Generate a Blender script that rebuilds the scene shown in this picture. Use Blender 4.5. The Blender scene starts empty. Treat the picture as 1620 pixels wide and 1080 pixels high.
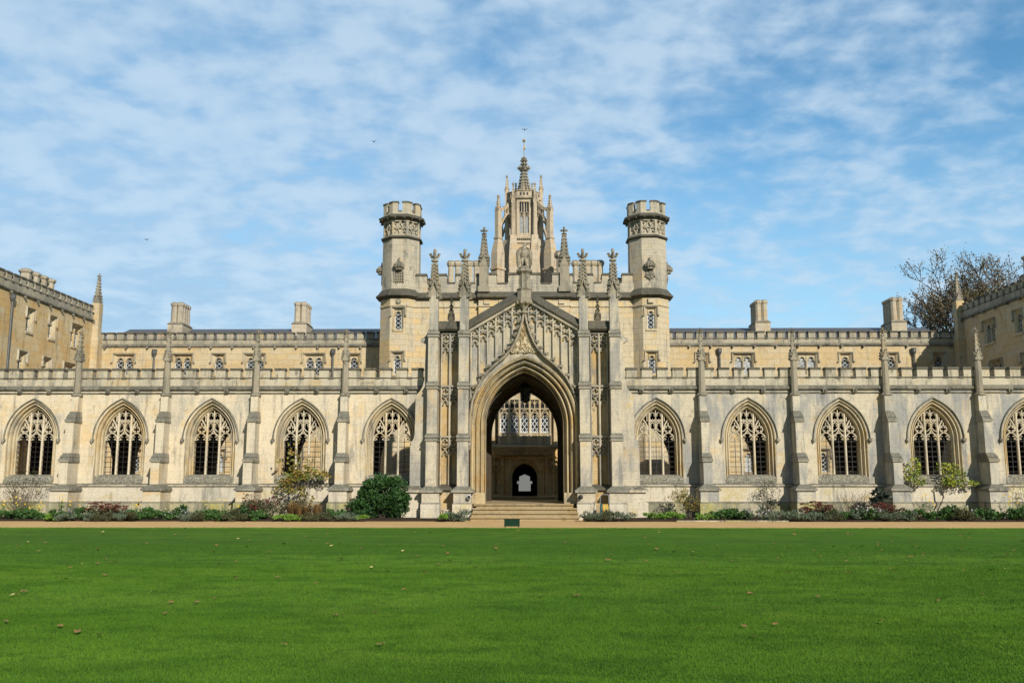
import bpy, math, random
import numpy as np
from mathutils import Vector, Matrix
from mathutils.geometry import tessellate_polygon

random.seed(7)
PI = math.pi
S = bpy.context.scene
COL = S.collection

# ------------------------------------------------------------------ camera
cam_d = bpy.data.cameras.new("camera")
cam = bpy.data.objects.new("camera", cam_d)
COL.objects.link(cam)
cam_d.sensor_width = 36.0
cam_d.lens = 1450.0 / 1620.0 * 36.0
cam_d.clip_end = 3000
CAM_H = 1.53
cam.location = (0, -38, CAM_H)
PITCH = math.atan(222 / 1450.0)
YAW = math.atan(20 * math.cos(PITCH) / 1450.0)
cam.rotation_euler = (PI / 2 + PITCH, 0, YAW)
S.camera = cam

# ------------------------------------------------------------------ light
SUN_AZ, SUN_EL = math.radians(26), math.radians(29)
sun_dir = Vector((math.sin(SUN_AZ) * math.cos(SUN_EL), -math.cos(SUN_AZ) * math.cos(SUN_EL), math.sin(SUN_EL)))
sl = bpy.data.lights.new("sun", 'SUN')
sl.energy = 4.75
sl.angle = math.radians(0.55)
sl.color = (1.0, 0.93, 0.81)
sun = bpy.data.objects.new("sun", sl)
sun.rotation_euler = sun_dir.to_track_quat('Z', 'Y').to_euler()
COL.objects.link(sun)

S.view_settings.view_transform = 'Standard'
S.view_settings.look = 'None'
S.view_settings.gamma = 1
S.view_settings.exposure = 0.12


# ------------------------------------------------------------------ node helpers
class NT:
    def __init__(self, tree):
        self.t = tree
        self.n = tree.nodes
        self.l = tree.links

    def new(self, typ, **kw):
        nd = self.n.new(typ)
        for k, v in kw.items():
            setattr(nd, k, v)
        return nd

    def put(self, sock, v):
        if isinstance(v, bpy.types.NodeSocket):
            self.l.new(v, sock)
        elif v is not None:
            if isinstance(v, (tuple, list)) and len(v) == 3 and sock.type == 'RGBA':
                v = (*v, 1)
            sock.default_value = v

    def math(self, op, a, b=None, c=None, clamp=False):
        nd = self.new('ShaderNodeMath', operation=op, use_clamp=clamp)
        self.put(nd.inputs[0], a)
        if b is not None:
            self.put(nd.inputs[1], b)
        if c is not None:
            self.put(nd.inputs[2], c)
        return nd.outputs[0]

    def vmath(self, op, a, b=None):
        nd = self.new('ShaderNodeVectorMath', operation=op)
        self.put(nd.inputs[0], a)
        if b is not None:
            self.put(nd.inputs[1], b)
        return nd.outputs[0]

    def noise(self, vec, scale, detail=4, rough=0.55, dist=0.0):
        nd = self.new('ShaderNodeTexNoise')
        self.put(nd.inputs['Vector'], vec)
        nd.inputs['Scale'].default_value = scale
        nd.inputs['Detail'].default_value = detail
        nd.inputs['Roughness'].default_value = rough
        nd.inputs['Distortion'].default_value = dist
        return nd.outputs[0]

    def ramp(self, v, lo, hi, a=0.0, b=1.0):
        nd = self.new('ShaderNodeMapRange', interpolation_type='SMOOTHSTEP')
        self.put(nd.inputs[0], v)
        nd.inputs[1].default_value = lo
        nd.inputs[2].default_value = hi
        nd.inputs[3].default_value = a
        nd.inputs[4].default_value = b
        return nd.outputs[0]

    def mix(self, f, a, b, mode='MIX'):
        nd = self.new('ShaderNodeMix', data_type='RGBA', blend_type=mode)
        self.put(nd.inputs[0], f)
        self.put(nd.inputs[6], a)
        self.put(nd.inputs[7], b)
        return nd.outputs[2]

    def bump(self, h, dist, strength=1.0, normal=None):
        nd = self.new('ShaderNodeBump')
        nd.inputs['Strength'].default_value = strength
        nd.inputs['Distance'].default_value = dist
        self.put(nd.inputs['Height'], h)
        if normal is not None:
            self.put(nd.inputs['Normal'], normal)
        return nd.outputs[0]


# ------------------------------------------------------------------ world
world = bpy.data.worlds.new("World")
S.world = world
world.use_nodes = True
w = NT(world.node_tree)
bg = w.n['Background']
sky = w.new('ShaderNodeTexSky', sky_type='NISHITA')
sky.sun_disc = False
sky.sun_elevation = SUN_EL
sky.sun_rotation = math.atan2(sun_dir.x, sun_dir.y)
sky.air_density = 1.0
sky.dust_density = 0.6
sky.ozone_density = 1.6
SKY_TINT, SKY_LOW, CLOUD_A, CLOUD_B = (1.0, 1.68, 1.84), (6.0, 8.5, 10.3), (4.3, 6.4, 8.7), (6.2, 7.9, 9.6)
gen = w.new('ShaderNodeTexCoord').outputs['Generated']
sp = w.new('ShaderNodeSeparateXYZ')
w.put(sp.inputs[0], gen)
zz = w.math('MAXIMUM', w.math('ADD', sp.outputs[2], 0.22), 0.05)
pu = w.math('DIVIDE', sp.outputs[0], zz)
pv = w.math('DIVIDE', sp.outputs[1], zz)
cb = w.new('ShaderNodeCombineXYZ')
w.put(cb.inputs[0], pu)
w.put(cb.inputs[1], pv)
P = cb.outputs[0]
big = w.noise(P, 1.1, 2, 0.5)
mid = w.noise(P, 4.2, 3, 0.5, 0.25)
puff = w.noise(w.vmath('MULTIPLY', P, (1.0, 1.1, 1.0)), 11.5, 5, 0.52, 0.15)
fine = w.noise(P, 34.0, 3, 0.55)
veil = w.ramp(pu, -0.95, 0.9, 0.19, 0.025)
cov = w.math('ADD', w.math('MULTIPLY', big, 0.36), w.math('ADD', w.math('MULTIPLY', mid, 0.32), w.math('ADD', w.math('MULTIPLY', puff, 0.38), w.math('MULTIPLY', fine, 0.09))))
cov = w.math('ADD', cov, veil)
cl = w.ramp(cov, 0.47, 0.745)
skyc = w.mix(1.0, sky.outputs[0], SKY_TINT, 'MULTIPLY')
horiz = w.ramp(sp.outputs[2], 0.0, 0.40, 0.78, 0.0)
skyc = w.mix(horiz, skyc, SKY_LOW)
cloudc = w.mix(w.ramp(w.math('ADD', w.math('MULTIPLY', puff, 0.6), w.math('MULTIPLY', mid, 0.5)), 0.42, 0.68), CLOUD_A, CLOUD_B)
col = w.mix(w.math('MULTIPLY', cl, 0.84), skyc, cloudc)
# sky behind and overhead is dimmed to weaken the fill on facing walls
north = w.ramp(sp.outputs[1], -0.25, 0.45, 0.46, 1.0)
nc = w.new('ShaderNodeCombineXYZ')
for i_ in range(3):
    w.put(nc.inputs[i_], north)
col = w.mix(1.0, col, nc.outputs[0], 'MULTIPLY')
w.put(bg.inputs[0], col)
bg.inputs[1].default_value = 0.084


# ------------------------------------------------------------------ materials
def new_mat(name):
    m = bpy.data.materials.new(name)
    m.use_nodes = True
    t = NT(m.node_tree)
    b = t.n['Principled BSDF']
    return m, t, b


def stone(name, cream, ochre, grey, w_ochre=0.5, w_grey=0.5, ashlar=1.0, lichen=0.7, lich=(0.085, 0.08, 0.065), bump=0.012, block=(0.72, 0.33), seed=0.0, lich2=(0.30, 0.29, 0.24), crust=0.38):
    m, t, b = new_mat(name)
    geo = t.new('ShaderNodeNewGeometry')
    pos = t.vmath('ADD', geo.outputs['Position'], (seed, seed * 0.7, seed * 0.3))
    s = t.new('ShaderNodeSeparateXYZ')
    t.put(s.inputs[0], geo.outputs['Position'])
    cbn = t.new('ShaderNodeCombineXYZ')
    t.put(cbn.inputs[0], t.math('ADD', s.outputs[0], s.outputs[1]))
    t.put(cbn.inputs[1], s.outputs[2])
    br = t.new('ShaderNodeTexBrick')
    t.put(br.inputs['Vector'], cbn.outputs[0])
    br.inputs['Color1'].default_value = (0.30, 0.30, 0.30, 1)
    br.inputs['Color2'].default_value = (0.70, 0.70, 0.70, 1)
    br.inputs['Mortar'].default_value = (0.5, 0.5, 0.5, 1)
    br.inputs['Scale'].default_value = 1
    br.inputs['Mortar Size'].default_value = 0.006
    br.inputs['Mortar Smooth'].default_value = 0.3
    br.inputs['Brick Width'].default_value = block[0]
    br.inputs['Row Height'].default_value = block[1]
    big = t.noise(pos, 0.55, 4, 0.6, 0.4)
    mid = t.noise(pos, 2.4, 5, 0.65, 0.6)
    finer = t.noise(pos, 14, 5, 0.7)
    grain = t.noise(pos, 75, 3, 0.7)
    stv = t.vmath('MULTIPLY', pos, (2.2, 2.2, 0.28))
    streak = t.noise(stv, 1.6, 5, 0.62, 0.5)
    blk = t.math('MULTIPLY', t.math('SUBTRACT', br.outputs[0], 0.5), 0.5 * ashlar)
    fo = t.ramp(t.math('ADD', t.math('ADD', t.math('MULTIPLY', big, 0.6), t.math('MULTIPLY', mid, 0.4)), blk), 0.61 - 0.3 * w_ochre, 0.72 - 0.2 * w_ochre)
    c = t.mix(fo, cream, ochre)
    stv2 = t.vmath('MULTIPLY', t.vmath('ADD', pos, (11.3, 4.1, 7.7)), (1.0, 1.0, 0.5))
    big2 = t.noise(stv2, 0.75, 4, 0.6, 0.7)
    fg = t.ramp(t.math('ADD', t.math('MULTIPLY', big2, 0.62), t.math('MULTIPLY', streak, 0.38)), 0.645 - 0.3 * w_grey, 0.78 - 0.26 * w_grey)
    c = t.mix(t.math('MULTIPLY', fg, 0.85), c, grey)
    # ashlar tone, joints, pitting
    tone = t.math('ADD', 1.0, t.math('MULTIPLY', blk, 0.5))
    tone = t.math('MULTIPLY', tone, t.ramp(finer, 0.25, 0.75, 0.84, 1.13))
    tone = t.math('MULTIPLY', tone, t.ramp(grain, 0.3, 0.7, 0.88, 1.10))
    joint = t.math('MULTIPLY', br.outputs['Fac'], 0.26 * ashlar)
    tone = t.math('MULTIPLY', tone, t.math('SUBTRACT', 1.0, joint))
    drip = t.ramp(streak, 0.54, 0.72, 0.0, 0.36)
    tone = t.math('MULTIPLY', tone, t.math('SUBTRACT', 1.0, drip))
    tc = t.new('ShaderNodeCombineXYZ')
    for i in range(3):
        t.put(tc.inputs[i], tone)
    c = t.mix(1.0, c, tc.outputs[0], 'MULTIPLY')
    cr_ = t.noise(t.vmath('MULTIPLY', pos, (1.6, 1.6, 0.8)), 1.5, 6, 0.68, 0.8)
    c = t.mix(t.ramp(cr_, 0.56, 0.70, 0.0, crust), c, tuple(v_ * 0.33 for v_ in grey))
    # lichen and soot grown on weather faces
    ns = t.new('ShaderNodeSeparateXYZ')
    t.put(ns.inputs[0], geo.outputs['True Normal'])
    upf = t.ramp(ns.outputs[2], 0.12, 0.6)
    lf = t.math('MULTIPLY', t.math('MULTIPLY', upf, lichen), t.ramp(mid, 0.25, 0.55, 0.55, 1.0))
    lichc = t.mix(t.ramp(finer, 0.5, 0.68), lich, lich2)
    c = t.mix(lf, c, lichc)
    t.put(b.inputs['Base Color'], c)
    b.inputs['Roughness'].default_value = 0.9
    b.inputs['Specular IOR Level'].default_value = 0.2
    h = t.math('ADD', t.math('MULTIPLY', finer, 0.8), t.math('ADD', t.math('MULTIPLY', grain, 0.35), t.math('MULTIPLY', br.outputs['Fac'], -0.5 * ashlar)))
    t.put(b.inputs['Normal'], t.bump(h, bump))
    return m


def plain(name, c, rough=0.6, metal=0.0, var=0.25, scale=6.0, bump=0.0, c2=None, spec=0.4):
    m, t, b = new_mat(name)
    geo = t.new('ShaderNodeNewGeometry')
    n = t.noise(geo.outputs['Position'], scale, 5, 0.6)
    c2 = c2 or tuple(x * (1 - var) for x in c)
    t.put(b.inputs['Base Color'], t.mix(t.ramp(n, 0.3, 0.7), c, c2))
    b.inputs['Roughness'].default_value = rough
    b.inputs['Metallic'].default_value = metal
    b.inputs['Specular IOR Level'].default_value = spec
    if bump:
        t.put(b.inputs['Normal'], t.bump(n, bump))
    return m


CREAM, OCHRE, GREY = (0.56, 0.475, 0.335), (0.52, 0.345, 0.15), (0.36, 0.335, 0.28)
M = {}
M['cloister_left'] = stone('limestone_cream', (0.61, 0.53, 0.395), (0.585, 0.46, 0.275), (0.40, 0.375, 0.315), 0.42, 0.54, 0.45, seed=1)
M['buttress_left'] = stone('limestone_buttress_cream', (0.58, 0.515, 0.395), (0.57, 0.44, 0.26), (0.38, 0.36, 0.31), 0.38, 0.42, 0.4, seed=9, crust=0.2)
M['buttress_right'] = stone('limestone_buttress_grey', (0.52, 0.475, 0.375), (0.52, 0.41, 0.23), (0.285, 0.285, 0.27), 0.3, 0.75, 0.4, seed=15)
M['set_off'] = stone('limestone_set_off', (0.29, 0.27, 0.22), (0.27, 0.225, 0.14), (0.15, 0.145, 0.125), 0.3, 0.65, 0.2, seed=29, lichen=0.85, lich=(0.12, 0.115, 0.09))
M['tracery'] = stone('limestone_tracery', (0.60, 0.53, 0.40), (0.55, 0.42, 0.23), (0.36, 0.34, 0.28), 0.3, 0.5, 0.1, seed=19)
M['cloister_right'] = stone('limestone_grey', (0.53, 0.47, 0.355), (0.53, 0.40, 0.21), (0.26, 0.27, 0.27), 0.35, 0.80, 0.5, seed=23)
M['arch'] = stone('limestone_arch', (0.47, 0.385, 0.235), (0.43, 0.295, 0.13), (0.24, 0.215, 0.17), 0.5, 0.6, 0.2, seed=67)
M['gate'] = stone('limestone_gate', (0.50, 0.445, 0.34), (0.50, 0.375, 0.20), (0.275, 0.27, 0.25), 0.34, 0.76, 0.5, seed=41, crust=0.5)
M['gable'] = stone('limestone_gable', (0.47, 0.41, 0.295), (0.49, 0.345, 0.155), (0.245, 0.25, 0.245), 0.42, 0.72, 0.4, seed=47, crust=0.7)
M['recess'] = stone('limestone_ochre', (0.50, 0.40, 0.24), (0.44, 0.30, 0.13), (0.24, 0.225, 0.185), 0.62, 0.6, 0.3, seed=57, crust=0.7)
M['trim'] = stone('limestone_trim', (0.53, 0.45, 0.305), (0.47, 0.345, 0.175), (0.29, 0.265, 0.215), 0.5, 0.55, 0.15, seed=63)
M['tower'] = stone('limestone_tower', (0.54, 0.46, 0.32), (0.56, 0.42, 0.22), (0.42, 0.38, 0.30), 0.5, 0.4, 1.1, seed=77, block=(0.62, 0.30))
M['upper'] = stone('limestone_upper', (0.46, 0.41, 0.315), (0.46, 0.36, 0.22), (0.31, 0.29, 0.24), 0.3, 0.6, 0.9, seed=83, crust=0.7)
M['range'] = stone('limestone_range', (0.54, 0.445, 0.29), (0.51, 0.38, 0.205), (0.37, 0.32, 0.235), 0.6, 0.35, 1.0, seed=91, block=(0.7, 0.32))
M['wing'] = stone('limestone_wing_lightened', (0.60, 0.48, 0.29), (0.56, 0.38, 0.17), (0.44, 0.36, 0.24), 0.6, 0.35, 0.8, seed=95)  # brighter stone for the left wing; stronger sunlight is put into its colour
M['lantern'] = stone('limestone_lantern', (0.50, 0.415, 0.305), (0.46, 0.345, 0.21), (0.28, 0.24, 0.19), 0.4, 0.4, 0.8, seed=113, lichen=0.4)
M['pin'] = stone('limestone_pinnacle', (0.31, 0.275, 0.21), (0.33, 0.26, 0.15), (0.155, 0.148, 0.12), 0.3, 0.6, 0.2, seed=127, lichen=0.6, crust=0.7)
M['parapet'] = stone('limestone_parapet', (0.47, 0.425, 0.325), (0.44, 0.35, 0.21), (0.24, 0.225, 0.185), 0.3, 0.62, 0.5, seed=131, lichen=0.9, crust=0.7)
M['parapet_upper'] = stone('limestone_parapet_upper', (0.40, 0.36, 0.27), (0.38, 0.31, 0.19), (0.24, 0.225, 0.185), 0.3, 0.7, 0.6, seed=139, lichen=0.9, crust=0.7)
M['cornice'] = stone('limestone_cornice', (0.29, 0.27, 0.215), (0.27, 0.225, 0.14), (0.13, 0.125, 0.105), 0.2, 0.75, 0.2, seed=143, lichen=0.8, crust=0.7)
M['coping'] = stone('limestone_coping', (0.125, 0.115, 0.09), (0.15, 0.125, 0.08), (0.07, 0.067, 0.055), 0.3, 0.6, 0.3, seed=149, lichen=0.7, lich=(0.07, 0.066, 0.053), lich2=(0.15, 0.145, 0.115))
M['plinth'] = stone('limestone_plinth', (0.56, 0.505, 0.40), (0.50, 0.42, 0.24), (0.37, 0.35, 0.29), 0.35, 0.5, 0.6, seed=157, block=(1.1, 0.42))
M['base'] = stone('limestone_base', (0.43, 0.385, 0.28), (0.35, 0.325, 0.13), (0.20, 0.195, 0.145), 0.6, 0.68, 0.6, seed=163, block=(1.1, 0.42))
M['inner'] = stone('limestone_inner_lightened', (0.70, 0.51, 0.26), (0.60, 0.39, 0.165), (0.40, 0.30, 0.17), 0.6, 0.5, 1.3, seed=171)  # lightened warm stone, standing in for bounced light on the shaded wall
M['vault'] = stone('stone_vault_darkened', (0.065, 0.052, 0.036), (0.06, 0.044, 0.024), (0.04, 0.035, 0.027), 0.4, 0.5, 0.6, seed=177)  # stone cut to near black; the interior's shade sits in the colour
m, t, b = new_mat('stone_sill')
geo = t.new('ShaderNodeNewGeometry')
pp_ = geo.outputs['Position']
n1, n2 = t.noise(pp_, 3.0, 4, 0.65), t.noise(pp_, 17.0, 4, 0.7, 0.8)
c = t.mix(t.ramp(n1, 0.35, 0.65), (0.13, 0.125, 0.095), (0.21, 0.19, 0.13))
c = t.mix(t.ramp(n2, 0.50, 0.60), c, (0.34, 0.33, 0.29))
c = t.mix(t.ramp(n2, 0.46, 0.36), c, (0.07, 0.07, 0.055))
t.put(b.inputs['Base Color'], c)
b.inputs['Roughness'].default_value = 0.95
t.put(b.inputs['Normal'], t.bump(n2, 0.03))
M['sill'] = m
M['step'] = stone('stone_step', (0.37, 0.29, 0.17), (0.33, 0.235, 0.11), (0.24, 0.205, 0.14), 0.5, 0.4, 0.3, seed=191, lichen=0.15, lich=(0.3, 0.25, 0.16))
M['chimney'] = stone('stone_chimney', (0.47, 0.41, 0.31), (0.44, 0.35, 0.22), (0.28, 0.25, 0.20), 0.3, 0.6, 0.8, seed=199)
M['brown_wall'] = stone('limestone_brown', (0.30, 0.245, 0.165), (0.28, 0.21, 0.12), (0.17, 0.15, 0.115), 0.5, 0.5, 1.0, seed=207)  # dark brown limestone for the left rear parapet
M['iron'] = plain('iron', (0.03, 0.03, 0.032), 0.5, 0.4)
M['lead'] = plain('lead_pipe', (0.13, 0.135, 0.14), 0.55, 0.3, var=0.35)
M['slate'] = plain('slate', (0.095, 0.09, 0.10), 0.5, 0, var=0.45, scale=9, bump=0.01)
M['white_lead'] = plain('leading', (0.72, 0.74, 0.74), 0.5, 0, var=0.1)
M['gilt'] = plain('gilt', (0.75, 0.55, 0.22), 0.3, 0.8)
M['terracotta'] = plain('terracotta', (0.40, 0.20, 0.11), 0.8)
m, t, b = new_mat('window_glass')
geo = t.new('ShaderNodeNewGeometry')
t.put(b.inputs['Base Color'], t.mix(t.ramp(t.noise(geo.outputs['Position'], 3.0, 2), 0.4, 0.6), (0.012, 0.014, 0.016), (0.045, 0.05, 0.055)))
b.inputs['Roughness'].default_value = 0.12
t.put(b.inputs['Normal'], t.bump(t.noise(geo.outputs['Position'], 5.0, 2), 0.03))
M['glass'] = m
M['curtain_glass'] = plain('glass_with_curtain', (0.50, 0.52, 0.52), 0.25, 0, var=0.75, scale=1.6)


def ground_mat(name, cols, sc, bumpd, rough=0.95):
    m, t, b = new_mat(name)
    geo = t.new('ShaderNodeNewGeometry')
    p = geo.outputs['Position']
    a = t.noise(p, sc[0], 4, 0.6, 0.3)
    f = t.noise(p, sc[1], 4, 0.75)
    c = t.mix(t.ramp(a, 0.3, 0.7), cols[0], cols[1])
    c = t.mix(t.ramp(f, 0.42, 0.68), c, cols[2])
    t.put(b.inputs['Base Color'], c)
    b.inputs['Roughness'].default_value = rough
    b.inputs['Specular IOR Level'].default_value = 0.15
    t.put(b.inputs['Normal'], t.bump(f, bumpd))
    return m


M['gravel'] = ground_mat('gravel', [(0.66, 0.44, 0.205), (0.58, 0.38, 0.175), (0.45, 0.29, 0.13)], (0.7, 38), 0.02)
M['soil'] = ground_mat('soil', [(0.045, 0.03, 0.02), (0.065, 0.045, 0.03), (0.03, 0.02, 0.014)], (1.5, 25), 0.06)
M['earth'] = ground_mat('earth', [(0.06, 0.09, 0.03), (0.08, 0.08, 0.04), (0.05, 0.06, 0.03)], (0.05, 3), 0.05)


def lawn_mat(name, blade=False):
    m, t, b = new_mat(name)
    geo = t.new('ShaderNodeNewGeometry')
    p = geo.outputs['Position']
    st = t.vmath('MULTIPLY', p, (0.55, 1.0, 1.0))
    a = t.noise(st, 0.28, 4, 0.55, 0.6)
    d = t.noise(st, 1.3, 5, 0.62, 0.5)
    f = t.noise(t.vmath('MULTIPLY', p, (1.0, 0.6, 1.0)), 26, 4, 0.75)
    g = t.noise(p, 110, 2, 0.7)
    c = t.mix(t.ramp(a, 0.32, 0.68), (0.068, 0.152, 0.014), (0.098, 0.198, 0.019))
    c = t.mix(t.ramp(d, 0.45, 0.62, 0.0, 0.70), c, (0.045, 0.112, 0.011))
    e_ = t.noise(p, 0.55, 5, 0.6, 0.8)
    c = t.mix(t.ramp(e_, 0.50, 0.68, 0.0, 0.50), c, (0.125, 0.215, 0.025))
    c = t.mix(t.ramp(t.noise(p, 2.6, 4, 0.6, 0.5), 0.52, 0.68, 0.0, 0.50), c, (0.034, 0.090, 0.010))
    s = t.new('ShaderNodeSeparateXYZ')
    t.put(s.inputs[0], p)
    # darker band toward the far edge: a slope's shade painted into the colour
    ed = t.math('ADD', s.outputs[1], t.math('MULTIPLY', t.math('SUBTRACT', d, 0.5), 1.6))
    band = t.math('MULTIPLY', t.ramp(ed, -19.3, -18.0), t.ramp(ed, -14.2, -12.2, 1.0, 0.35))
    c = t.mix(t.math('MULTIPLY', band, 0.55), c, (0.046, 0.118, 0.013))
    c = t.mix(t.ramp(f, 0.40, 0.66, 0.0, 0.30), c, (0.045, 0.115, 0.010))
    c = t.mix(t.ramp(g, 0.5, 0.75, 0.0, 0.18), c, (0.13, 0.23, 0.035))
    t.put(b.inputs['Base Color'], c)
    b.inputs['Roughness'].default_value = 0.9
    b.inputs['Specular IOR Level'].default_value = 0.06
    if not blade:
        t.put(b.inputs['Normal'], t.bump(t.math('ADD', f, t.math('MULTIPLY', g, 0.5)), 0.018))
    return m


M['lawn'] = lawn_mat('lawn_turf')
M['blade'] = lawn_mat('grass_blades', True)


def leaf_mat(name, c1, c2, c3=None):
    m, t, b = new_mat(name)
    geo = t.new('ShaderNodeNewGeometry')
    n = t.noise(geo.outputs['Position'], 4.0, 3, 0.6)
    rnd = geo.outputs['Random Per Island']
    c = t.mix(rnd, c1, c2)
    if c3:
        c = t.mix(t.ramp(n, 0.45, 0.62), c, c3)
    t.put(b.inputs['Base Color'], c)
    b.inputs['Roughness'].default_value = 0.6
    b.inputs['Specular IOR Level'].default_value = 0.3
    return m


M['lf_dark'] = leaf_mat('leaf_dark_green', (0.012, 0.045, 0.010), (0.04, 0.10, 0.022))
M['lf_mid'] = leaf_mat('leaf_mid_green', (0.022, 0.07, 0.014), (0.06, 0.125, 0.028))
M['lf_lime'] = leaf_mat('leaf_lime', (0.085, 0.19, 0.022), (0.15, 0.26, 0.035))
M['lf_yellow'] = leaf_mat('leaf_yellowing', (0.22, 0.20, 0.035), (0.27, 0.16, 0.045), (0.10, 0.15, 0.03))
M['lf_wist'] = leaf_mat('leaf_yellow_green', (0.22, 0.28, 0.03), (0.36, 0.36, 0.05), (0.13, 0.20, 0.03))
M['lf_grey'] = leaf_mat('leaf_grey_green', (0.065, 0.095, 0.062), (0.12, 0.155, 0.10))
M['lf_olive'] = leaf_mat('leaf_olive', (0.035, 0.04, 0.018), (0.075, 0.08, 0.035))
M['lf_red'] = leaf_mat('flower_dark_red', (0.09, 0.018, 0.014), (0.16, 0.045, 0.03))
M['lf_bronze'] = leaf_mat('leaf_bronze', (0.14, 0.085, 0.03), (0.20, 0.12, 0.045))
M['lf_purple'] = leaf_mat('leaf_blackish', (0.02, 0.03, 0.022), (0.05, 0.065, 0.045))
M['lf_tree'] = leaf_mat('leaf_autumn', (0.13, 0.09, 0.04), (0.22, 0.16, 0.07), (0.10, 0.10, 0.045))
M['fl_yellow'] = leaf_mat('petal_yellow', (0.75, 0.52, 0.03), (0.85, 0.62, 0.05))
M['fl_white'] = leaf_mat('petal_pale', (0.70, 0.66, 0.72), (0.55, 0.45, 0.62))
M['bark'] = plain('bark', (0.115, 0.092, 0.075), 0.9, 0, var=0.5, scale=12, bump=0.02)
M['twig'] = plain('twig', (0.16, 0.125, 0.09), 0.9, 0, var=0.4, scale=15)
M['dead_leaf'] = leaf_mat('dead_leaf', (0.17, 0.07, 0.024), (0.30, 0.16, 0.06))
M['dead_leaf_pale'] = leaf_mat('dead_leaf_pale', (0.50, 0.40, 0.12), (0.55, 0.46, 0.20))
M['sign_green'] = plain('sign_green', (0.008, 0.030, 0.016), 0.75, 0, var=0.2, spec=0.1)
M['white_paint'] = plain('white_paint', (0.75, 0.75, 0.72), 0.4, 0, var=0.1)
M['hose'] = plain('hose_yellow', (0.62, 0.42, 0.10), 0.5, 0, var=0.2)
M['teal'] = plain('teal_plastic', (0.03, 0.17, 0.22), 0.45)
M['dark_plastic'] = plain('dark_plastic', (0.02, 0.02, 0.022), 0.45)
M['alu'] = plain('aluminium', (0.62, 0.62, 0.62), 0.3, 0.8, var=0.1)
M['feather'] = plain('bird_feather', (0.10, 0.11, 0.14), 0.8)
M['far_door'] = plain('pale_gate_beyond', (0.14, 0.145, 0.155), 0.6, 0, var=0.15)


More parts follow.
